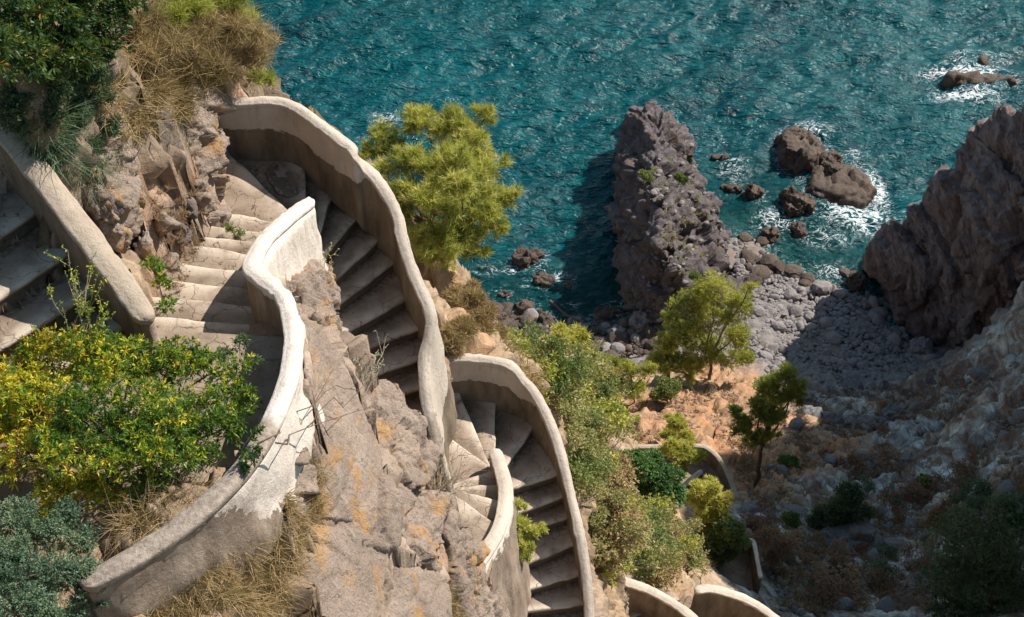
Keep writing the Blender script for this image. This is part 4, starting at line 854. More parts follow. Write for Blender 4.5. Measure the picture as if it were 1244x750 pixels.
def crown_mesh(clumps, n, style, rng, L, Wd, per, var, spread=0.9, fill=0.45, up=0.35):
    """clumps [(cx,cy,cz,rx,ry,rz)]; n tips shared out by size. var(P, rng) -> colour value per leaf cluster"""
    c0 = np.array(clumps, float); fr = []
    for q in c0:
        fr.append(np.concatenate([q[:3], q[3:6]*.72]))
        for t in range(6):
            d_ = rdir(1, rng)[0]; d_[2] = abs(d_[2])*1.0-.25; s_ = rng.uniform(.28, .5); fr.append(np.concatenate([q[:3]+d_*q[3:6]*rng.uniform(.6, .95), q[3:6]*s_]))
    c = np.array(fr); wgt = (c[:, 3]*c[:, 4]*c[:, 5])**0.667; cnt = np.maximum(4, (n*wgt/wgt.sum()).astype(int))
    P = []; D = []
    for q, k in zip(c, cnt):
        d = rdir(k, rng); d[:, 2] = np.where(rng.rand(k) < .6, np.abs(d[:, 2]), d[:, 2])
        r = 1-fill*rng.rand(k)**1.6; lump = 1+0.22*vnoise(d*2.3+q[:3]*3, 17)+0.12*vnoise(d*5.5+q[:3], 18)
        P.append(q[:3]+d*(r*lump)[:, None]*q[3:6]); D.append(unit(d*np.array([1, 1, 1])+np.array([0, 0, up])+rng.randn(k, 3)*.25))
    P = np.vstack(P); D = np.vstack(D); m = len(P); vv = var(P, rng)
    C = np.repeat(P, per, 0); A = np.repeat(D, per, 0); vv = np.repeat(vv, per)
    dd = unit(A+rng.randn(len(C), 3)*spread)
    Ls = L*(0.6+0.7*rng.rand(len(C)))
    if style == 'leaf': V, F = leaf_np(C+dd*L*0.08, dd, Ls, Wd*(.7+.6*rng.rand(len(C))), rng); k = 4
    elif style == 'spray':
        C = C-A*(rng.rand(len(C), 1)*L*2.2); V, F = leaf_np(C, dd, Ls, Wd, rng); k = 4
    else: V, F = blade_np(C-A*(rng.rand(len(C), 1)*L*0.9), dd, Ls, Wd, rng, 0.15); k = 5
    vl = np.clip(vv+rng.randn(len(C))*.07, 0, 1)
    return V, F, np.repeat(vl, k), P
def tube_np(pts, r0, r1, sides=5):
    pts = np.asarray(pts, float); n = len(pts); T = unit(np.gradient(pts, axis=0)); ref = np.array([0.3, 0.9, 0.2])
    S = unit(np.cross(T, ref)); B = np.cross(T, S); rad = np.linspace(r0, r1, n); a = np.arange(sides)*2*math.pi/sides
    V = (pts[:, None]+rad[:, None, None]*(np.cos(a)[None, :, None]*S[:, None]+np.sin(a)[None, :, None]*B[:, None])).reshape(-1, 3)
    F = [(i*sides+j, i*sides+(j+1) % sides, (i+1)*sides+(j+1) % sides, (i+1)*sides+j) for i in range(n-1) for j in range(sides)]
    return V, np.array(F)
def join(parts):
    Vs = []; Fs = []; o = 0
    for V, F in parts: Vs.append(V); Fs.append(F+o); o += len(V)
    return np.vstack(Vs), np.vstack(Fs)
def limb(a, b, rng, r0, r1, wob=0.12, n=7, sides=5):
    a = np.array(a, float); b = np.array(b, float); t = np.linspace(0, 1, n)[:, None]; L = np.linalg.norm(b-a)
    w_ = np.cumsum(rng.randn(n, 3), 0); w_ = (w_-w_[0]-(w_[-1]-w_[0])*t)*wob*L*.35
    return tube_np(a+(b-a)*t+w_+np.array([0, 0, -1])*(L*.1*np.sin(t*math.pi)), r0, r1, sides)
def var_noise(base, amp=0.3, sc=2.0, hi=0.12):
    def f(P, rng): return np.clip(base+amp*vnoise(P*sc, 31)+rng.randn(len(P))*hi, 0, 1)
    return f
def plant(name, label, cat, base, clumps, n, style, mat, L, Wd, per, var, seed, trunk=(0.08, 0.02), spread=.9, fill=.45, up=.35, group=None, bark='bark', twigs=30, lean=None):
    rng = np.random.RandomState(seed); base = np.array(base, float); root = empty(name, tuple(base), label, cat, group)
    V, F, vv, P = crown_mesh(clumps, n, style, rng, L, Wd, per, var, spread, fill, up)
    link('crown', mesh_np('crown', V-base, F, mat, {'var': vv}, False), root)
    c = np.array(clumps); cen = (c[:, :3]*c[:, 3:4]).sum(0)/c[:, 3].sum(); mid = base*.45+cen*.55+(np.array(lean) if lean is not None else 0)
    parts = [limb(base-np.array([0, 0, .3]), mid, rng, trunk[0], trunk[0]*.7, .05, 8, 7)]
    for q in c: parts.append(limb(mid*.6+base*.4*0+mid*.4, q[:3], rng, trunk[0]*.5, trunk[1], .12, 6))
    for k in range(twigs):
        i = rng.randint(len(P)); j = ((c[:, :3]-P[i])**2).sum(1).argmin(); parts.append(limb(c[j, :3]+rng.randn(3)*c[j, 3]*.15, P[i], rng, trunk[1]*.8, trunk[1]*.3, .1, 4, 3))
    V, F = join(parts); link('trunk', mesh_np('trunk', V-base, F, M[bark], None, True), root)
    return root
def PC(px, py, d, rpx, rz=0.8, rpy=None):
    """a crown clump seen at a pixel: centre and radii in metres"""
    q = U(px, py, d); k = (sn*d+0) ; dist = (q-Vector((0, 0, CAM_H))).length*math.cos(0); r = rpx*dist/FPX
    return (q.x, q.y, q.z, r, r*(0.9 if rpy is None else rpy/rpx), r*rz)

# cobbles and hillside stones -------------------------------------------------
def stone_mesh(seed, subdiv=2):
    rng = random.Random(seed); bm = bmesh.new(); bmesh.ops.create_icosphere(bm, subdivisions=subdiv, radius=0.5)
    sx, sy, sz = 1.0, rng.uniform(.6, .85), rng.uniform(.4, .62)
    planes = [(Vector((rng.gauss(0, 1), rng.gauss(0, 1), rng.gauss(0, 1))).normalized(), rng.uniform(.34, .47)) for _ in range(9)]
    for v in bm.verts:
        for n_, d in planes:
            t = v.co.dot(n_)
            if t > d: v.co -= n_*(t-d)*0.85
        v.co = Vector((v.co.x*sx, v.co.y*sy, v.co.z*sz))
    me = bpy.data.meshes.new('stone'); bm.to_mesh(me); bm.free()
    me.polygons.foreach_set('use_smooth', [False if rng.random() < 2 and subdiv > 1 else True]*len(me.polygons)); return me
SM = [stone_mesh(i) for i in range(7)]
for i, s_ in enumerate(SM): s_.materials.append(M['stone_beach'])
SMW = [stone_mesh(20+i) for i in range(4)]
for s_ in SMW: s_.materials.append(M['stone_wet'])
SMS = [stone_mesh(40+i) for i in range(5)]
for s_ in SMS: s_.materials.append(M['rock_scree'])
rng = np.random.RandomState(11)
BEACH = [(893, 292), (930, 283), (965, 300), (1010, 322), (1045, 345), (1068, 378), (1105, 412), (1150, 440), (1130, 462), (1060, 470), (990, 464), (930, 452), (900, 420), (895, 360)]
COVE = [(560, 375), (620, 378), (700, 385), (760, 395), (790, 400), (800, 430), (740, 436), (650, 425), (590, 415), (560, 400)]
def strew(poly, n_big, meshes_fn, name, label, group, size, seed):
    rng = np.random.RandomState(seed); pix = sample_poly(poly, n_big, rng); G_ = hit(pix)
    for (px, py), g in zip(pix, G_):
        if np.isnan(g[0]) or ('beach' in name and g[2] > 4.5): continue
        s = size(px, py, rng); me = meshes_fn(px, py, rng)
        o = link(name, me, None, (g[0], g[1], max(g[2], -0.4)+s*0.14)); o.scale = (s, s, s*(.8+.5*rng.rand()))
        o.rotation_euler = (rng.randn()*.25, rng.randn()*.25, rng.rand()*6.28); tag(o, label, 'stone', group)
strew(BEACH, 215, lambda x, y, r: (SMW if (y < 352 and x+0.5*y > 1080 or y < 335 or r.rand() < .08) else SM)[r.randint(4)], 'beach_stone', 'rounded stone among the many cobbles of the beach below the pines', 'cobbles on the main beach', lambda x, y, r: (.7 if y > 355 else 1.0)*(.4+1.6*r.rand()**3), 3)
strew(COVE, 80, lambda x, y, r: (SMW if r.rand() < .8 else SM)[r.randint(4)], 'beach_stone', 'dark stone among the many boulders of the small left cove shore', 'stones on the cove shore', lambda x, y, r: .6+1.1*r.rand()**2, 4)
def pebble_field(name, poly, n, lo, hi_, seed, mat, zmin=-0.5, zmax=99):
    rng = np.random.RandomState(seed); pix = sample_poly(poly, n, rng); G_ = hit(pix); G_ = G_[~np.isnan(G_[:, 0])]; G_ = G_[G_[:, 2] < zmax]
    base = []
    for k in range(6):
        me = stone_mesh(60+k, 1); v = np.empty(len(me.vertices)*3); me.vertices.foreach_get('co', v); f = np.empty(len(me.polygons)*3, int); me.polygons.foreach_get('vertices', f); base.append((v.reshape(-1, 3), f.reshape(-1, 3)))
    parts = []
    for g in G_:
        v, f = base[rng.randint(6)]; s = lo+(hi_-lo)*rng.rand()**2.5; a = rng.rand()*6.28; c_, s_ = math.cos(a), math.sin(a); tl = rng.randn()*.35
        q = v*s; q = np.stack([q[:, 0]*c_-q[:, 1]*s_, q[:, 0]*s_+q[:, 1]*c_, q[:, 2]+q[:, 0]*tl], 1); parts.append((q+np.array([g[0], g[1], max(g[2], zmin)+s*.1]), f))
    V, F = join(parts); o = link(name, mesh_np(name, V, F, mat, None, False)); return tag(o, kind='stuff')
pebble_field('cobbles', BEACH, 4200, .18, .75, 5, M['stone_beach'], zmax=5)
pebble_field('cove_pebbles', COVE, 1300, .18, .7, 6, M['stone_wet'], zmax=4)
GULLY = [(930, 470), (1010, 475), (1090, 470), (1160, 455), (1244, 440), (1244, 745), (950, 745), (915, 640), (905, 600), (960, 560)]
pebble_field('scree', GULLY, 5200, .08, .42, 7, M['rock_scree'])
pebble_field('slope_pebbles', [(760, 480), (900, 460), (930, 520), (940, 590), (900, 560), (790, 530)], 700, .06, .3, 9, M['rock_near'])
pebble_field('stack_rubble', [(850, 400), (905, 330), (900, 440), (860, 450)], 350, .15, .6, 12, M['stone_beach'])
strew(GULLY, 95, lambda x, y, r: SMS[r.randint(5)], 'hillside_rock', 'grey blue rock among many strewn over the shaded gully', 'rocks strewn over the gully', lambda x, y, r: .45+.9*r.rand()**2, 8)
for k, (px, py, rw, rh, lab) in enumerate([(1030, 662, 44, 24, 'large blue grey boulder with a flat top in the gully below the dark round bush'), (1045, 708, 24, 14, 'pale grey boulder near the bottom edge below the large gully boulder'), (1032, 470, 17, 12, 'round pale boulder where the gully meets the shaded cobbles'),
                                          (985, 505, 18, 11, 'pale boulder on the sunny edge of the gully near the leaning pine'), (1010, 513, 15, 9, 'flat grey stone beside the pale boulder at the gully edge'), (1062, 516, 22, 10, 'long grey rock in the middle of the gully head'), (1085, 503, 17, 10, 'grey rock at the gully head nearer the cliff'),
                                          (925, 625, 32, 14, 'broad blue grey rock ledge between the low landing and the path'), (945, 575, 14, 10, 'pale stone right beside the leaning pine trunk'), (1105, 560, 16, 10, 'grey stone in the gully bed under the scree slope'), (1170, 690, 15, 8, 'small pale rock beside the big dark thicket')]):
    g = hit([(px, py)])[0]; dist = np.linalg.norm(g-np.array([0, 0, CAM_H])); rx = rw*dist/FPX; ry = rh*dist/FPX/.72; rs = random.Random(700+k); hh = []
    for j in range(24):
        a = rs.uniform(0, 6.28); rad = rs.uniform(.3, 1.0)
        hh.append((g[0]+math.cos(a)*rx*rad, g[1]+math.sin(a)*ry*rad, g[2]+rx*.55*(1-rad*.6)*rs.uniform(.6, 1))); hh.append((g[0]+math.cos(a)*rx, g[1]+math.sin(a)*ry, g[2]-rx*.7))
    tag(hull_rock('boulder', [hh], max(.05, rx/18), M['rock_scree'], rx*.10, rx*.8, 300+k, fine=.04), lab, 'boulder')

# ------------------------------------------------------------------ plants
def gz(px, py, d, dz=0.0):
    q = U(px, py, d); return np.array([q.x, q.y, H(q.x, q.y)+dz])
# the pine beside the parapet
pc = [(468, 172, 26), (515, 150, 32), (556, 160, 32), (590, 142, 18), (578, 172, 26), (498, 200, 36), (545, 205, 38), (592, 205, 26), (612, 243, 26), (575, 248, 38), (522, 245, 40), (555, 287, 36), (598, 275, 26), (512, 290, 34), (540, 312, 28), (560, 228, 26), (485, 240, 30), (480, 270, 28), (450, 185, 16), (575, 305, 20)]
dd = [17.4, 17.1, 17.3, 17.0, 17.2, 17.0, 16.6, 17.4, 17.8, 17.2, 16.9, 17.6, 18.2, 17.6, 18.4, 16.2, 17.2, 17.6, 17.5, 18.6]
plant('pine_tree', 'bright yellow green pine rising just outside the wavy parapet against the sea', 'pine tree', tuple(U(500, 318, 19.6)), [PC(x, y, d, r*1.0, .95) for (x, y, r), d in zip(pc, dd)],
      3500, 'needle', M['needle'], 0.155, 0.0105, 22, var_noise(.48, .3, 2.2, .2), 1, (0.075, 0.014), .8, .7, .4, twigs=260)
def yvar(P, rng):
    # yellower towards the far left of the bush
    return np.clip(.32+.30*vnoise(P*1.3, 33)+.24*sm(-2.9, -4.6, P[:, 0])+rng.randn(len(P))*.2, 0, .97)
bp = [(10, 470, 50, 9.95), (60, 440, 45, 9.9), (110, 430, 40, 9.75), (160, 440, 45, 9.7), (215, 440, 42, 9.75), (262, 450, 38, 9.8), (285, 480, 30, 9.85), (40, 500, 55, 9.8), (110, 490, 55, 9.5), (175, 495, 55, 9.45), (235, 500, 45, 9.6), (275, 520, 32, 9.75),
      (30, 560, 50, 9.9), (95, 550, 55, 9.6), (160, 555, 50, 9.55), (220, 550, 45, 9.65), (190, 590, 32, 9.9), (130, 600, 35, 9.95), (70, 600, 35, 10.0), (-40, 520, 60, 9.9)]
plant('broad_leaved_bush', 'large yellow and green leafy bush spilling over the flaking white parapet', 'bush', tuple(U(130, 570, 10.35)), [PC(x, y, d, r, .8) for x, y, r, d in bp], 5600, 'leaf', M['leaf_pitto'], 0.062, 0.015, 10, yvar, 2, (0.03, 0.008), .75, .75, .5, twigs=260)
def gvar(P, rng): return np.clip(.45+.25*vnoise(P*1.6, 34)+rng.randn(len(P))*.17, 0, 1)
tp_ = [(20, 20, 50, 7.3), (80, 15, 45, 7.6), (130, 20, 34, 8.0), (30, 70, 50, 7.5), (90, 70, 44, 7.9), (130, 60, 28, 8.2), (-40, 60, 60, 7.1), (60, -30, 60, 7.2), (140, -20, 40, 7.9)]
plant('broad_leaved_bush', 'dark green bush with a few orange leaves in the top corner above the tan parapet', 'bush', tuple(U(60, 70, 8.1)), [PC(x, y, d, r, .8) for x, y, r, d in tp_], 2500, 'leaf', M['leaf_green'], 0.085, 0.024, 8, gvar, 3, (0.035, 0.008), .75, .6, .4, twigs=120)
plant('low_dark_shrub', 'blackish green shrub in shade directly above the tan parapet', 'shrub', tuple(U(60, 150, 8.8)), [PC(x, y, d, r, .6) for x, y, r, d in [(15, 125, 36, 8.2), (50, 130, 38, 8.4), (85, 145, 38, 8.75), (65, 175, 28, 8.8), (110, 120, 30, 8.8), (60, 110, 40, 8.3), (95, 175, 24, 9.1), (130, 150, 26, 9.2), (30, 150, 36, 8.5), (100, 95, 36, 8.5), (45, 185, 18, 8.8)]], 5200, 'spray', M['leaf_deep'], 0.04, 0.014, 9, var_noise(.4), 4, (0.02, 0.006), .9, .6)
plant('blue_grey_shrub', 'dense blue green shrub filling the bottom corner below the big bush', 'shrub', tuple(U(60, 690, 10.1)), [PC(x, y, d, r, .7) for x, y, r, d in [(20, 640, 45, 9.4), (70, 650, 42, 9.5), (30, 700, 50, 9.3), (85, 700, 40, 9.5), (50, 750, 50, 9.3), (100, 735, 26, 9.7), (-20, 690, 50, 9.3)]], 4600, 'spray', M['leaf_blue'], 0.028, 0.011, 11, var_noise(.5, .3, 3), 5, (0.02, 0.005), .9, .5)
plant('light_green_shrub', 'feathery light green shrub hanging over the long flight beside the hooked parapet', 'shrub', tuple(U(618, 690, 18.0)), [PC(x, y, d, r, .9) for x, y, r, d in [(630, 615, 9, 16.6), (636, 640, 16, 16.7), (632, 662, 18, 16.9), (650, 645, 12, 16.8), (626, 686, 13, 17.3), (640, 672, 12, 17.1), (660, 640, 7, 16.8)]], 1500, 'spray', M['needle'], 0.05, 0.010, 12, var_noise(.5, .25, 3), 6, (0.015, 0.004), .7, .7, .9)
plant('small_leafy_plant', 'small green leafed plant between the tan parapet end and the narrow steps', 'plant', tuple(U(192, 350, 10.75)), [PC(x, y, d, r, .8) for x, y, r, d in [(185, 325, 14, 10.2), (198, 345, 14, 10.4), (205, 372, 12, 10.5)]], 110, 'leaf', M['leaf_pitto'], 0.06, 0.02, 6, var_noise(.42, .2, 3), 7, (0.008, 0.003))
plant('small_leafy_plant', 'tiny green plant growing on the second narrow step by the rock', 'plant', tuple(U(285, 285, 11.95)), [PC(x, y, d, r, .8) for x, y, r, d in [(280, 279, 9, 11.75), (292, 283, 7, 11.8)]], 60, 'spray', M['leaf_far'], 0.04, 0.014, 7, var_noise(.4, .2, 3), 8, (0.006, 0.002))
plant('small_leafy_plant', 'thin grey green sprigs standing at the foot of the flaking parapet beside the landing', 'plant', tuple(U(300, 450, 10.35)), [PC(x, y, d, r, .9) for x, y, r, d in [(290, 418, 12, 9.8), (305, 440, 12, 9.9), (275, 432, 10, 9.9)]], 150, 'leaf', M['leaf_deep'], 0.045, 0.014, 6, var_noise(.8, .2, 3), 9, (0.006, 0.002))
# tall sprigs in front of the first flight
def sprigs(name, label, base, tips, mat, seed, L=.035, leafs=26, r=.006, bark='twig', wid=.5, stemvar=.6, fork=3):
    rng = np.random.RandomState(seed); base = np.array(base, float); root = empty(name, tuple(base), label, 'plant'); parts = []; C = []; D = []
    for t in tips:
        t = np.array(t, float); n = 9; tt = np.linspace(0, 1, n)[:, None]; w_ = np.cumsum(rng.randn(n, 3), 0)*.03; w_ -= w_[-1]*tt; pts = base+(t-base)*tt+w_*np.linalg.norm(t-base)+np.array([0, 0, .12])*np.sin(tt*3.14)*.5
        parts.append(tube_np(pts, r, r*.4, 4))
        ends = [(pts, 1.0)]
        for f in range(fork):
            i = rng.randint(3, n-2); e = pts[i]+(pts[-1]-pts[i])*rng.uniform(.4, .9)+rng.randn(3)*.10*np.linalg.norm(t-base); pp = pts[i]+(e-pts[i])*np.linspace(0, 1, 5)[:, None]; parts.append(tube_np(pp, r*.6, r*.3, 3)); ends.append((pp, .7))
        for pp, s in ends:
            k = int(leafs*s)
            if k:
                u = rng.rand(k)**.6*(len(pp)-1); i = np.minimum(u.astype(int), len(pp)-2); C.append(pp[i]+(pp[i+1]-pp[i])*(u-i)[:, None]); D.append(unit(rng.randn(k, 3)+np.array([0, 0, .5])))
    V, F = join(parts); link('stem', mesh_np('stem', V-base, F, M[bark], None, True), root)
    if C:
        C = np.vstack(C); D = np.vstack(D); V, F = leaf_np(C, D, L*(.6+.8*rng.rand(len(C))), L*wid, rng); link('foliage', mesh_np('foliage', V-base, F, mat, {'var': np.repeat(np.clip(stemvar+rng.randn(len(C))*.15, 0, 1), 4)}, False), root)
    return root
sprigs('leafy_sprigs', 'tall thin sprigs with tiny pale leaves rising above the yellow bush before the broad steps', tuple(U(100, 430, 9.9)), [tuple(U(x, y, d)) for x, y, d in [(74, 300, 8.9), (85, 325, 9.0), (118, 305, 9.0), (132, 335, 9.1), (112, 350, 9.2), (60, 345, 9.2), (140, 380, 9.4), (36, 395, 9.5), (125, 372, 9.3), (95, 370, 9.2)]], M['leaf_pitto'], 12, .034, 26, stemvar=.55)
sprigs('twiggy_plant', 'pale bare twigs with a few green leaflets at the crest of the long tilted slab', tuple(U(440, 482, 12.3)), [tuple(U(x, y, d-.35)) for x, y, d in [(413, 408, 12.2), (430, 418, 12.3), (445, 425, 12.35), (460, 425, 12.5), (472, 418, 12.6), (425, 440, 12.4), (455, 440, 12.5), (466, 436, 12.5)]], M['leaf_blue'], 13, .04, 7, .009, stemvar=.8)
sprigs('bare_stalk', 'long thin brown stalk with small dry flower heads leaning across the long tilted slab', tuple(U(318, 540, 9.35)), [tuple(U(445, 467, 10.9)), tuple(U(437, 474, 10.85))], M['straw'], 14, .03, 5, .008, 'bark', fork=1)
sprigs('leafy_sprigs', 'small sprigs on the parapet side where the long brown stalk begins', tuple(U(290, 560, 9.5)), [tuple(U(x, y, d)) for x, y, d in [(318, 520, 9.3), (326, 545, 9.4), (300, 575, 9.4), (312, 560, 9.3)]], M['leaf_green'], 15, .05, 24, .005, stemvar=.6)
sprigs('dry_weed', 'pinkish dry twiggy weed hanging over the sunny steps of the second bend', tuple(U(532, 610, 14.2)), [tuple(U(532+random.gauss(0, 22), 572+random.gauss(0, 20), 14.0+random.gauss(0, .15))) for _ in range(46)], M['straw'], 16, .018, 12, .0045, 'twig', stemvar=.75)
sprigs('dry_weed', 'fine dry weed with pale seed heads crossing the landing of the second bend', tuple(U(548, 592, 14.6)), [tuple(U(x, y, d)) for x, y, d in [(571, 536, 14.3), (566, 533, 14.3), (584, 571, 14.6), (556, 540, 14.3)]], M['straw'], 17, .02, 4, .004, 'twig', stemvar=.9, fork=1)
sprigs('dry_weed', 'small yellow tipped weed against the flaking parapet above the curved steps', tuple(U(392, 345, 12.6)), [tuple(U(x, y, d)) for x, y, d in [(402, 300, 12.2), (396, 303, 12.2), (405, 318, 12.3), (412, 302, 12.3)]], M['needle'], 18, .03, 9, .005, 'twig', stemvar=.9, fork=1)

# hillside trees and shrubs
def hill_plant(name, label, cat, crown, base_px, n, mat, L, Wd, seed, var=None, trunk=(.12, .03), rz=.85, style=None, per=5, group=None, fill=.5, lift=0.0, dist=None):
    """crown [(px,py,r)] at the distance where the base meets the ground"""
    g = hit([base_px])[0]; cl = []
    if style is None: style = 'leaf'
    if mat in (M['leaf_pine_far'], M['needle']): style = 'needle'; per = 9; L = L*1.15; Wd = .026
    for (px, py, r, *off) in crown:
        b = (py-375)/FPX; ky = (cs-b*sn)/(sn+b*cs); yy = g[1]+(off[0] if off else 0)
        cl.append(PC(px, py, yy/ky, r, rz))
    return plant(name, label, cat, tuple(g), cl, int(n*(.62 if style == 'needle' else .9)), style, mat, L, Wd, per, var or var_noise(.5, .3, .7), seed, trunk, .9, fill, .45, group, twigs=90)
hill_plant('pine_tree', 'largest round crowned pine on the spur above the cobble beach', 'pine tree', [(872, 355, 30), (840, 372, 26), (896, 375, 26), (862, 392, 34), (895, 408, 24), (830, 405, 24), (852, 425, 28), (885, 440, 24, -.5), (910, 350, 12), (820, 385, 14), (845, 445, 18, -.5), (905, 435, 14)], (864, 462), 8200, M['leaf_pine_far'], .19, .075, 21)
hill_plant('pine_tree', 'pale smaller pine leaning against the largest pine, nearest the sea stack', 'pine tree', [(808, 420, 20), (800, 440, 22), (822, 440, 20), (835, 455, 14), (815, 410, 12)], (812, 468), 3000, M['leaf_pine_far'], .17, .06, 22, var_noise(.6, .25, .9))
hill_plant('round_shrub', 'small round deep green shrub at the feet of the largest pine', 'shrub', [(812, 472, 17), (806, 480, 13)], (812, 490), 1500, M['leaf_far'], .14, .06, 23, var_noise(.45, .2, .9), (.05, .02))
hill_plant('pine_tree', 'slim leaning pine with a long bare dark trunk beside the shaded gully', 'pine tree', [(955, 460, 18), (935, 478, 26), (960, 480, 22), (925, 500, 24), (905, 515, 20), (940, 505, 22), (892, 500, 12), (972, 470, 12), (915, 535, 14), (932, 530, 16)], (919, 588), 6800, M['leaf_pine_far'], .15, .055, 24, var_noise(.33, .3, .8), (.13, .03), fill=.65)
hill_plant('small_pine', 'small yellow green pine standing by the far end of the low landing wall', 'shrub', [(822, 515, 17), (815, 530, 15), (835, 530, 12)], (822, 545), 1700, M['leaf_pine_far'], .13, .05, 25, var_noise(.62, .2, .9), (.05, .02))
hill_plant('yellow_shrub', 'yellow green shrub growing over the low landing beside its short wall piece', 'shrub', [(815, 545, 17), (835, 548, 15), (850, 555, 12), (828, 565, 12), (800, 550, 10)], (820, 578), 2000, M['needle'], .13, .05, 26, var_noise(.55, .25, .9), (.05, .02))
hill_plant('green_shrub', 'vivid bluish green bushy shrub in the middle of the hillside brush', 'shrub', [(765, 560, 16), (785, 570, 24), (770, 590, 22), (805, 582, 20), (800, 600, 20), (822, 600, 14), (755, 575, 10)], (790, 618), 5200, M['leaf_bright'], .15, .06, 27, var_noise(.42, .25, .8), (.07, .02))
hill_plant('yellow_shrub', 'bright yellow topped shrub just below the low landing', 'shrub', [(862, 595, 18), (845, 608, 16), (878, 610, 16), (858, 622, 20), (878, 635, 16), (850, 640, 16)], (858, 660), 3800, M['needle'], .13, .05, 28, var_noise(.62, .25, .9), (.07, .02))
hill_plant('green_shrub', 'dark green drooping shrub partly over the shaded path', 'shrub', [(885, 645, 16), (895, 658, 14), (870, 660, 18), (885, 672, 14), (868, 678, 12)], (880, 690), 3000, M['leaf_far'], .13, .05, 29, var_noise(.42, .2, .9), (.06, .02))
hill_plant('pine_tree', 'yellow green young pine with a domed top behind the second bend, highest of the brush', 'pine tree', [(690, 412, 22), (672, 430, 22), (708, 430, 22), (690, 445, 28), (660, 450, 14)], (692, 480), 3600, M['leaf_pine_far'], .16, .055, 30, var_noise(.68, .25, .9), (.07, .02))
hill_plant('pine_tree', 'young pine with fine yellow needles joined to the domed one on its seaward side', 'pine tree', [(735, 445, 22), (722, 462, 22), (748, 465, 20), (735, 480, 22)], (735, 500), 3000, M['leaf_pine_far'], .15, .05, 31, var_noise(.62, .25, .9), (.06, .02))
hill_plant('green_shrub', 'pale open shrub between the young pines and the largest pine', 'shrub', [(765, 455, 20), (785, 450, 16), (770, 475, 18), (750, 440, 9)], (770, 492), 1700, M['leaf_pine_far'], .14, .05, 32, var_noise(.55, .25, .9), (.05, .02), fill=.7)
hill_plant('green_shrub', 'dark round bush on the gully floor above the large boulder', 'bush', [(1030, 600, 20), (1020, 620, 20), (1042, 622, 18), (1005, 630, 18), (1035, 638, 16), (990, 635, 10)], (1026, 648), 4200, M['leaf_deep'], .13, .05, 33, var_noise(.5, .3, 1.2), (.06, .02))
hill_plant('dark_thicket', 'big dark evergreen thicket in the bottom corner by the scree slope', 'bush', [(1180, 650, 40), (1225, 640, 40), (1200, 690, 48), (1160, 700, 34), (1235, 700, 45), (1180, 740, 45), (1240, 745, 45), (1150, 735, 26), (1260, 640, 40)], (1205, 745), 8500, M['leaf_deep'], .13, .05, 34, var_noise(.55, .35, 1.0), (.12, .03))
hill_plant('rust_shrub', 'rust coloured dry shrub at the head of the dark thicket', 'shrub', [(1150, 628, 18), (1172, 632, 16), (1135, 638, 14)], (1152, 650), 1500, M['straw_rust'], .16, .03, 35, var_noise(.4, .3, 1.2), (.04, .015), fill=.8)
hill_plant('rust_shrub', 'brown grey feathery shrub beside the square cornered wall', 'shrub', [(935, 655, 18), (958, 662, 20), (940, 675, 16)], (945, 690), 1500, M['straw_rust'], .17, .025, 36, var_noise(.6, .3, 1.2), (.03, .01), fill=.8)
for k, (px, py, r, lab) in enumerate([(958, 560, 10, 'small dark green tuft bush beside the leaning pine trunk'), (960, 630, 10, 'small dark bush between the ledge and the round bush'), (1125, 585, 9, 'small green bush on the edge of the scree slope'), (782, 213, 7, 'little green shrub on the left shoulder of the sea stack'), (843, 335, 6, 'little olive shrub on the lower face of the sea stack'), (825, 215, 6, 'little ochre shrub near the crest of the sea stack')]):
    if py < 400:
        dpt = {782: 62.5, 843: 63.0, 825: 60.6}[px]; q = U(px, py, dpt); base = (q.x, q.y, q.z-.5); cl = [PC(px, py, dpt, r), PC(px+6, py+4, dpt+.3, r*.8)]
        plant('small_shrub', lab, 'shrub', base, cl, 400, 'leaf', M['leaf_far'], .16, .07, 5, var_noise(.35), 60+k, (.04, .02))
    else: hill_plant('small_shrub', lab, 'shrub', [(px, py, r), (px+5, py+6, r*.8)], (px, py+r), 900, M['leaf_far'], .12, .05, 60+k, var_noise(.25), (.04, .02))
# brush covering the slope between the second bend and the low landing
rng = np.random.RandomState(44)
BR = [('brush_shrub', [(600, 400), (650, 430), (690, 470), (740, 500), (732, 560), (738, 600), (760, 640), (825, 655), (838, 690), (800, 700), (730, 690), (712, 620), (690, 540), (665, 480), (640, 450)])]
def brush_mesh(seed, mat, base_v):
    r = np.random.RandomState(seed); cl = [(r.randn()*.35, r.randn()*.35, .35+r.rand()*.35, .42, .42, .38) for _ in range(5)]
    V, F, vv, P = crown_mesh(cl, 520, 'leaf', r, .09, .032, 6, var_noise(base_v, .25, 2.5), .9, .7)
    tv = [limb((0, 0, -.3), P[r.randint(len(P))], r, .012, .004, .12, 5, 3) for _ in range(26)]
    tV, tF = join(tv); return mesh_np('crown', V, F, mat, {'var': vv}, False), mesh_np('branches', tV, tF, M['twig'])
BM = [brush_mesh(81, M['leaf_far'], .55), brush_mesh(82, M['leaf_far'], .35), brush_mesh(83, M['straw'], .5), brush_mesh(84, M['leaf_pine_far'], .6), brush_mesh(85, M['leaf_far'], .8)]
pix = sample_poly(BR[0][1], 130, rng); G_ = hit(pix); proto = {}
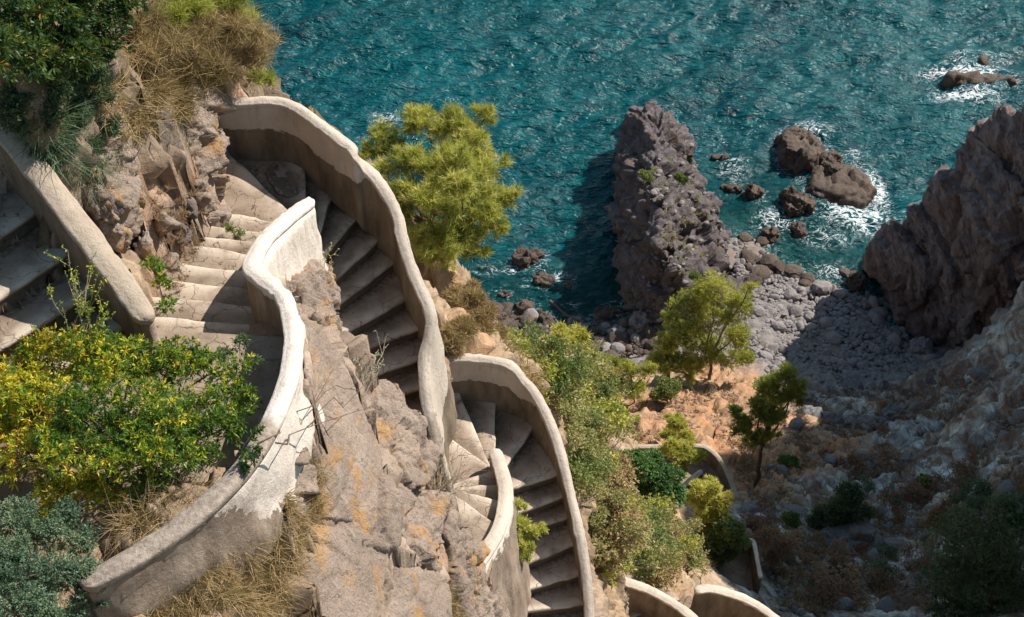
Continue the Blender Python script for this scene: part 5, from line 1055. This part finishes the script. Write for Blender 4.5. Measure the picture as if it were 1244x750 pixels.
for (px, py), g in zip(pix, G_):
    if np.isnan(g[0]) or (px > 718 and 520 < py < 592): continue
    k = rng.choice(5, p=[.22, .12, .26, .20, .20]); s = .6+.6*rng.rand()
    root = empty('brush_shrub', tuple(g), ['olive twiggy shrub of the dense hillside brush below the second bend', 'green twiggy shrub of the dense hillside brush below the second bend', 'straw dry shrub of the dense hillside brush below the second bend', 'yellowish shrub of the dense hillside brush below the second bend', 'brownish green shrub of the dense hillside brush below the second bend'][k], 'shrub', 'shrubs of the dense hillside brush')
    root.scale = (s, s, s*.9); root.rotation_euler = (0, 0, rng.rand()*6.28)
    link('crown', BM[k][0], root); link('branches', BM[k][1], root)
SM_ = [brush_mesh(91, M['straw_rust'], .4), brush_mesh(92, M['leaf_deep'], .6), brush_mesh(93, M['straw_rust'], .8)]
for (px, py), g in zip(*(lambda q: (q, hit(q)))(sample_poly([(935, 500), (1080, 490), (1110, 600), (1244, 560), (1244, 640), (1130, 660), (1100, 740), (960, 740), (915, 640), (945, 600)], 46, np.random.RandomState(55)))):
    if np.isnan(g[0]): continue
    k = rng.choice(3, p=[.4, .25, .35]); s = .7+.9*rng.rand()**2
    root = empty('gully_scrub', tuple(g), ['rusty brown low scrub bush of the shaded gully', 'dull green low scrub bush of the shaded gully', 'greyish straw low scrub bush of the shaded gully'][k], 'shrub', 'scrub of the shaded gully')
    root.scale = (s*1.2, s, s*.7); root.rotation_euler = (0, 0, rng.rand()*6.28); link('crown', SM_[k][0], root); link('branches', SM_[k][1], root)
# dry brush outside the wavy parapet
for k, (px, py, d, r, lab) in enumerate([(562, 368, 16.2, 26, 'dry straw coloured brush outside the wavy parapet, seaward clump'), (580, 392, 17.0, 26, 'dry straw coloured brush clump nearest the cove boulders'), (556, 408, 15.6, 20, 'dry brush filling the corner between the two parapets'), (598, 412, 17.6, 18, 'dry brush behind the rounded cap of the second bend')]):
    q = U(px, py, d); rg = np.random.RandomState(90+k)
    plant('dry_brush', lab, 'shrub', (q.x, q.y, H(q.x, q.y)), [PC(px, py, d, r, .7), PC(px+8, py-10, d, r*.7, .7), PC(px-4, py+10, d, r*.8, .7)], 2600, 'needle', M['straw'], .13, .010, 7, var_noise(.55, .25, 3), 90+k, (.02, .006), 1.0, .9, .3, None, 'twig', 60)
# dead leaves and grit blown into the corners of the treads
rg = np.random.RandomState(77); C = []
for a0_, b0_, a1_, b1_, z_ in LITTER:
    if z_ < CAM_H-20: continue
    n_ = 26; u = rg.rand(n_)**.5; u = np.where(rg.rand(n_) < .5, u, 1-u); v_ = np.abs(rg.randn(n_))*.28+.03; A = a0_+(b0_-a0_)*u[:, None]; B = a1_+(b1_-a1_)*u[:, None]; q = A+(B-A)*np.minimum(v_, .9)[:, None]
    C.append(np.column_stack([q, np.full(n_, z_+.012)]))
C = np.vstack(C); D = rdir(len(C), rg)*np.array([1, 1, .15]); V, F = leaf_np(C, unit(D), .03+.03*rg.rand(len(C)), .014, rg)
tag(link('leaf_litter', mesh_np('leaf_litter', V, F, M['straw_rust'], {'var': np.repeat(rg.rand(len(C)), 4)}, False)), kind='stuff')
# rubble and weeds lodged on the sea stack
def hit_obj(o, pix):
    out = []; org = Vector((0, 0, CAM_H))-o.location
    for px, py in pix:
        d = U(px, py, 60)-Vector((0, 0, CAM_H)); ok, loc, nrm, _ = o.ray_cast(org, d.normalized())
        if ok: out.append((loc+o.location, nrm))
    return out
rg = np.random.RandomState(71); stk = bpy.data.objects['sea_stack']
pts_ = hit_obj(stk, sample_poly([(770, 170), (835, 165), (865, 250), (895, 320), (900, 370), (850, 400), (800, 390), (780, 330), (800, 260)], 230, rg)); parts = []
for loc, nrm in pts_:
    if nrm.z < .35: continue
    me = SM[rg.randint(7)]; v = np.empty(len(me.vertices)*3); me.vertices.foreach_get('co', v); v = v.reshape(-1, 3); f = np.empty(len(me.polygons)*3, int); me.polygons.foreach_get('vertices', f)
    s_ = .12+.55*rg.rand()**4; a = rg.rand()*6.28; q = v*s_; q = np.stack([q[:, 0]*math.cos(a)-q[:, 1]*math.sin(a), q[:, 0]*math.sin(a)+q[:, 1]*math.cos(a), q[:, 2]], 1); parts.append((q+np.array(loc), f.reshape(-1, 3)))
V, F = join(parts); tag(link('rubble', mesh_np('rubble', V, F, M['stone_beach'], None, False)), kind='stuff')
# ------------------------------------------------------------------ grass
wp = [tuple(p) for p, n_ in hit_obj(stk, sample_poly([(775, 190), (840, 190), (880, 300), (890, 360), (820, 330), (790, 250)], 70, rg)) if n_.z > .3]
def tufts(name, spots, seed, mat, L=(.25, .5), per=60, wd=.006, lean=(0, 0, 0), up=.8, bend=.7, label=None, vb=.5):
    rng = np.random.RandomState(seed); C = []; D = []; LL = []; vv = []
    for s in spots:
        n = int(per*(.6+.8*rng.rand())); l = L[0]+(L[1]-L[0])*rng.rand(); base = np.array(s)+rng.randn(n, 3)*np.array([1, 1, .2])*l*.10
        C.append(base); D.append(unit(rng.randn(n, 3)*.75+np.array([0, 0, up])+np.array(lean))); LL.append(l*(.5+.6*rng.rand(n))); vv.append(np.clip(vb+rng.randn()*.13+rng.randn(n)*.15, 0, 1))
    C = np.vstack(C); D = np.vstack(D); V, F = blade_np(C, D, np.concatenate(LL), wd, rng, bend)
    return mesh_np(name, V, F, mat, {'var': np.repeat(np.concatenate(vv), 5)}, False)
def grass(name, poly, n, seed, mat, **kw):
    rng = np.random.RandomState(seed); g = hit(sample_poly(poly, n, rng)); g = g[~np.isnan(g[:, 0])]
    return tag(link(name, tufts(name, g, seed, mat, **kw)), kind='stuff')
tag(link('stack_weeds', tufts('stack_weeds', wp, 131, M['leaf_far'], L=(.2, .5), per=26, wd=.04, up=.6, vb=.8)), kind='stuff')
grass('dry_grass', [(140, 650), (175, 610), (250, 590), (240, 620), (180, 655)], 30, 132, M['straw'], L=(.2, .5), per=45, wd=.006, lean=(.3, -.3, 0), up=.5, vb=.5)
grass('dry_grass', [(140, 700), (230, 660), (300, 620), (345, 600), (372, 640), (350, 750), (140, 755)], 240, 101, M['straw'], L=(.12, .36), per=45, wd=.006, lean=(.5, -.3, 0), up=.35, vb=.5)
grass('dry_grass', [(375, 560), (400, 590), (392, 640), (372, 640)], 26, 102, M['straw'], L=(.12, .25), per=40, wd=.005, vb=.45)
grass('dry_grass', [(480, 520), (530, 560), (545, 600), (500, 590), (470, 560)], 24, 103, M['straw'], L=(.08, .2), per=35, wd=.004, vb=.6)
grass('dry_grass', [(540, 690), (600, 720), (600, 750), (530, 750)], 26, 104, M['straw'], L=(.15, .35), per=40, wd=.006, vb=.6)
grass('dry_grass', [(180, 235), (240, 225), (260, 290), (235, 330), (205, 380), (185, 340), (200, 290)], 60, 105, M['straw_rust'], L=(.06, .2), per=35, wd=.005, vb=.8)
grass('grass_tufts', [(30, 140), (110, 170), (120, 215), (90, 225), (50, 180)], 26, 106, M['leaf_blue'], L=(.3, .6), per=60, wd=.008, lean=(.3, -.6, 0), up=.3, vb=.5)
grass('dry_grass', [(150, 60), (240, 20), (330, 50), (335, 105), (270, 110), (240, 150), (150, 170), (110, 130), (130, 90)], 95, 107, M['straw'], L=(.3, .6), per=50, wd=.008, lean=(-.1, -.3, 0), up=.5, bend=1.0, vb=.5)
grass('grass_tufts', [(180, 0), (300, 0), (310, 50), (250, 60), (190, 40)], 60, 108, M['leaf_far'], L=(.3, .7), per=60, wd=.008, up=.6, vb=.75)
grass('dry_grass', [(900, 470), (1050, 480), (1244, 450), (1244, 745), (950, 745), (900, 560)], 2000, 109, M['straw_rust'], L=(.3, .8), per=18, wd=.03, up=.6, vb=.45)
grass('dry_grass', [(760, 470), (850, 450), (930, 470), (940, 560), (900, 590), (870, 545), (760, 538)], 500, 110, M['straw_rust'], L=(.2, .5), per=18, wd=.03, up=.6, vb=.75)
grass('hillside_grass', [(600, 410), (650, 440), (700, 480), (770, 500), (765, 560), (765, 640), (860, 660), (870, 690), (800, 705), (730, 690), (712, 620), (690, 540)], 600, 111, M['straw'], L=(.2, .5), per=22, wd=.014, up=.7, vb=.5)
grass('hillside_grass', [(940, 600), (1080, 560), (1090, 640), (1060, 745), (950, 745)], 160, 112, M['leaf_far'], L=(.3, .6), per=18, wd=.025, up=.8, vb=.7)
# wiry dry bush at the top, its long stalks leaning over the rocks
plant('dry_bush', 'large wiry golden dry bush on the cliff top beside the highest bend', 'bush', tuple(U(240, 60, 10.6)), [PC(x, y, d, r, .7) for x, y, r, d in [(180, 60, 40, 9.4), (230, 40, 40, 9.8), (280, 35, 38, 10.2), (300, 70, 30, 10.6), (240, 90, 36, 10.1), (190, 110, 34, 9.8), (150, 130, 26, 9.5), (215, 130, 26, 10.3), (320, 50, 20, 10.7), (160, 30, 34, 9.2)]],
      1900, 'needle', M['straw'], .26, .007, 8, var_noise(.42, .3, 1.6), 120, (.03, .006), .85, .9, .2, None, 'bark', 160)
plant('green_fine_shrub', 'fine leaved green shrub at the top edge behind the wiry dry bush', 'shrub', tuple(U(260, 20, 10.3)), [PC(x, y, d, r, .7) for x, y, r, d in [(235, 5, 34, 9.6), (275, 5, 32, 10.0), (295, 25, 18, 10.4), (205, 25, 26, 9.5), (325, 95, 12, 11.6), (310, 92, 12, 11.5)]], 1500, 'needle', M['needle'], .14, .008, 10, var_noise(.35, .25, 2), 121, (.02, .006), .7, .9, .6)
# drift log in the cove
g = limb(tuple(U(668, 366, 69.9)), tuple(U(704, 390, 69.2)), np.random.RandomState(5), .13, .08, .03, 8, 7)
tag(link('drift_log', mesh_np('drift_log', g[0], g[1], M['bark'], None, True)), 'dark drift log lying from the cove water onto the stones', 'log')
g = limb(tuple(U(625, 421, 66)), tuple(U(646, 434, 65.6)), np.random.RandomState(6), .14, .12, .02, 5, 7)
tag(link('pale_log', mesh_np('pale_log', g[0]-np.array([0, 0, 0]), g[1], M['twig'], None, True)), 'short pale fallen log end seen above the second bend parapet', 'log')
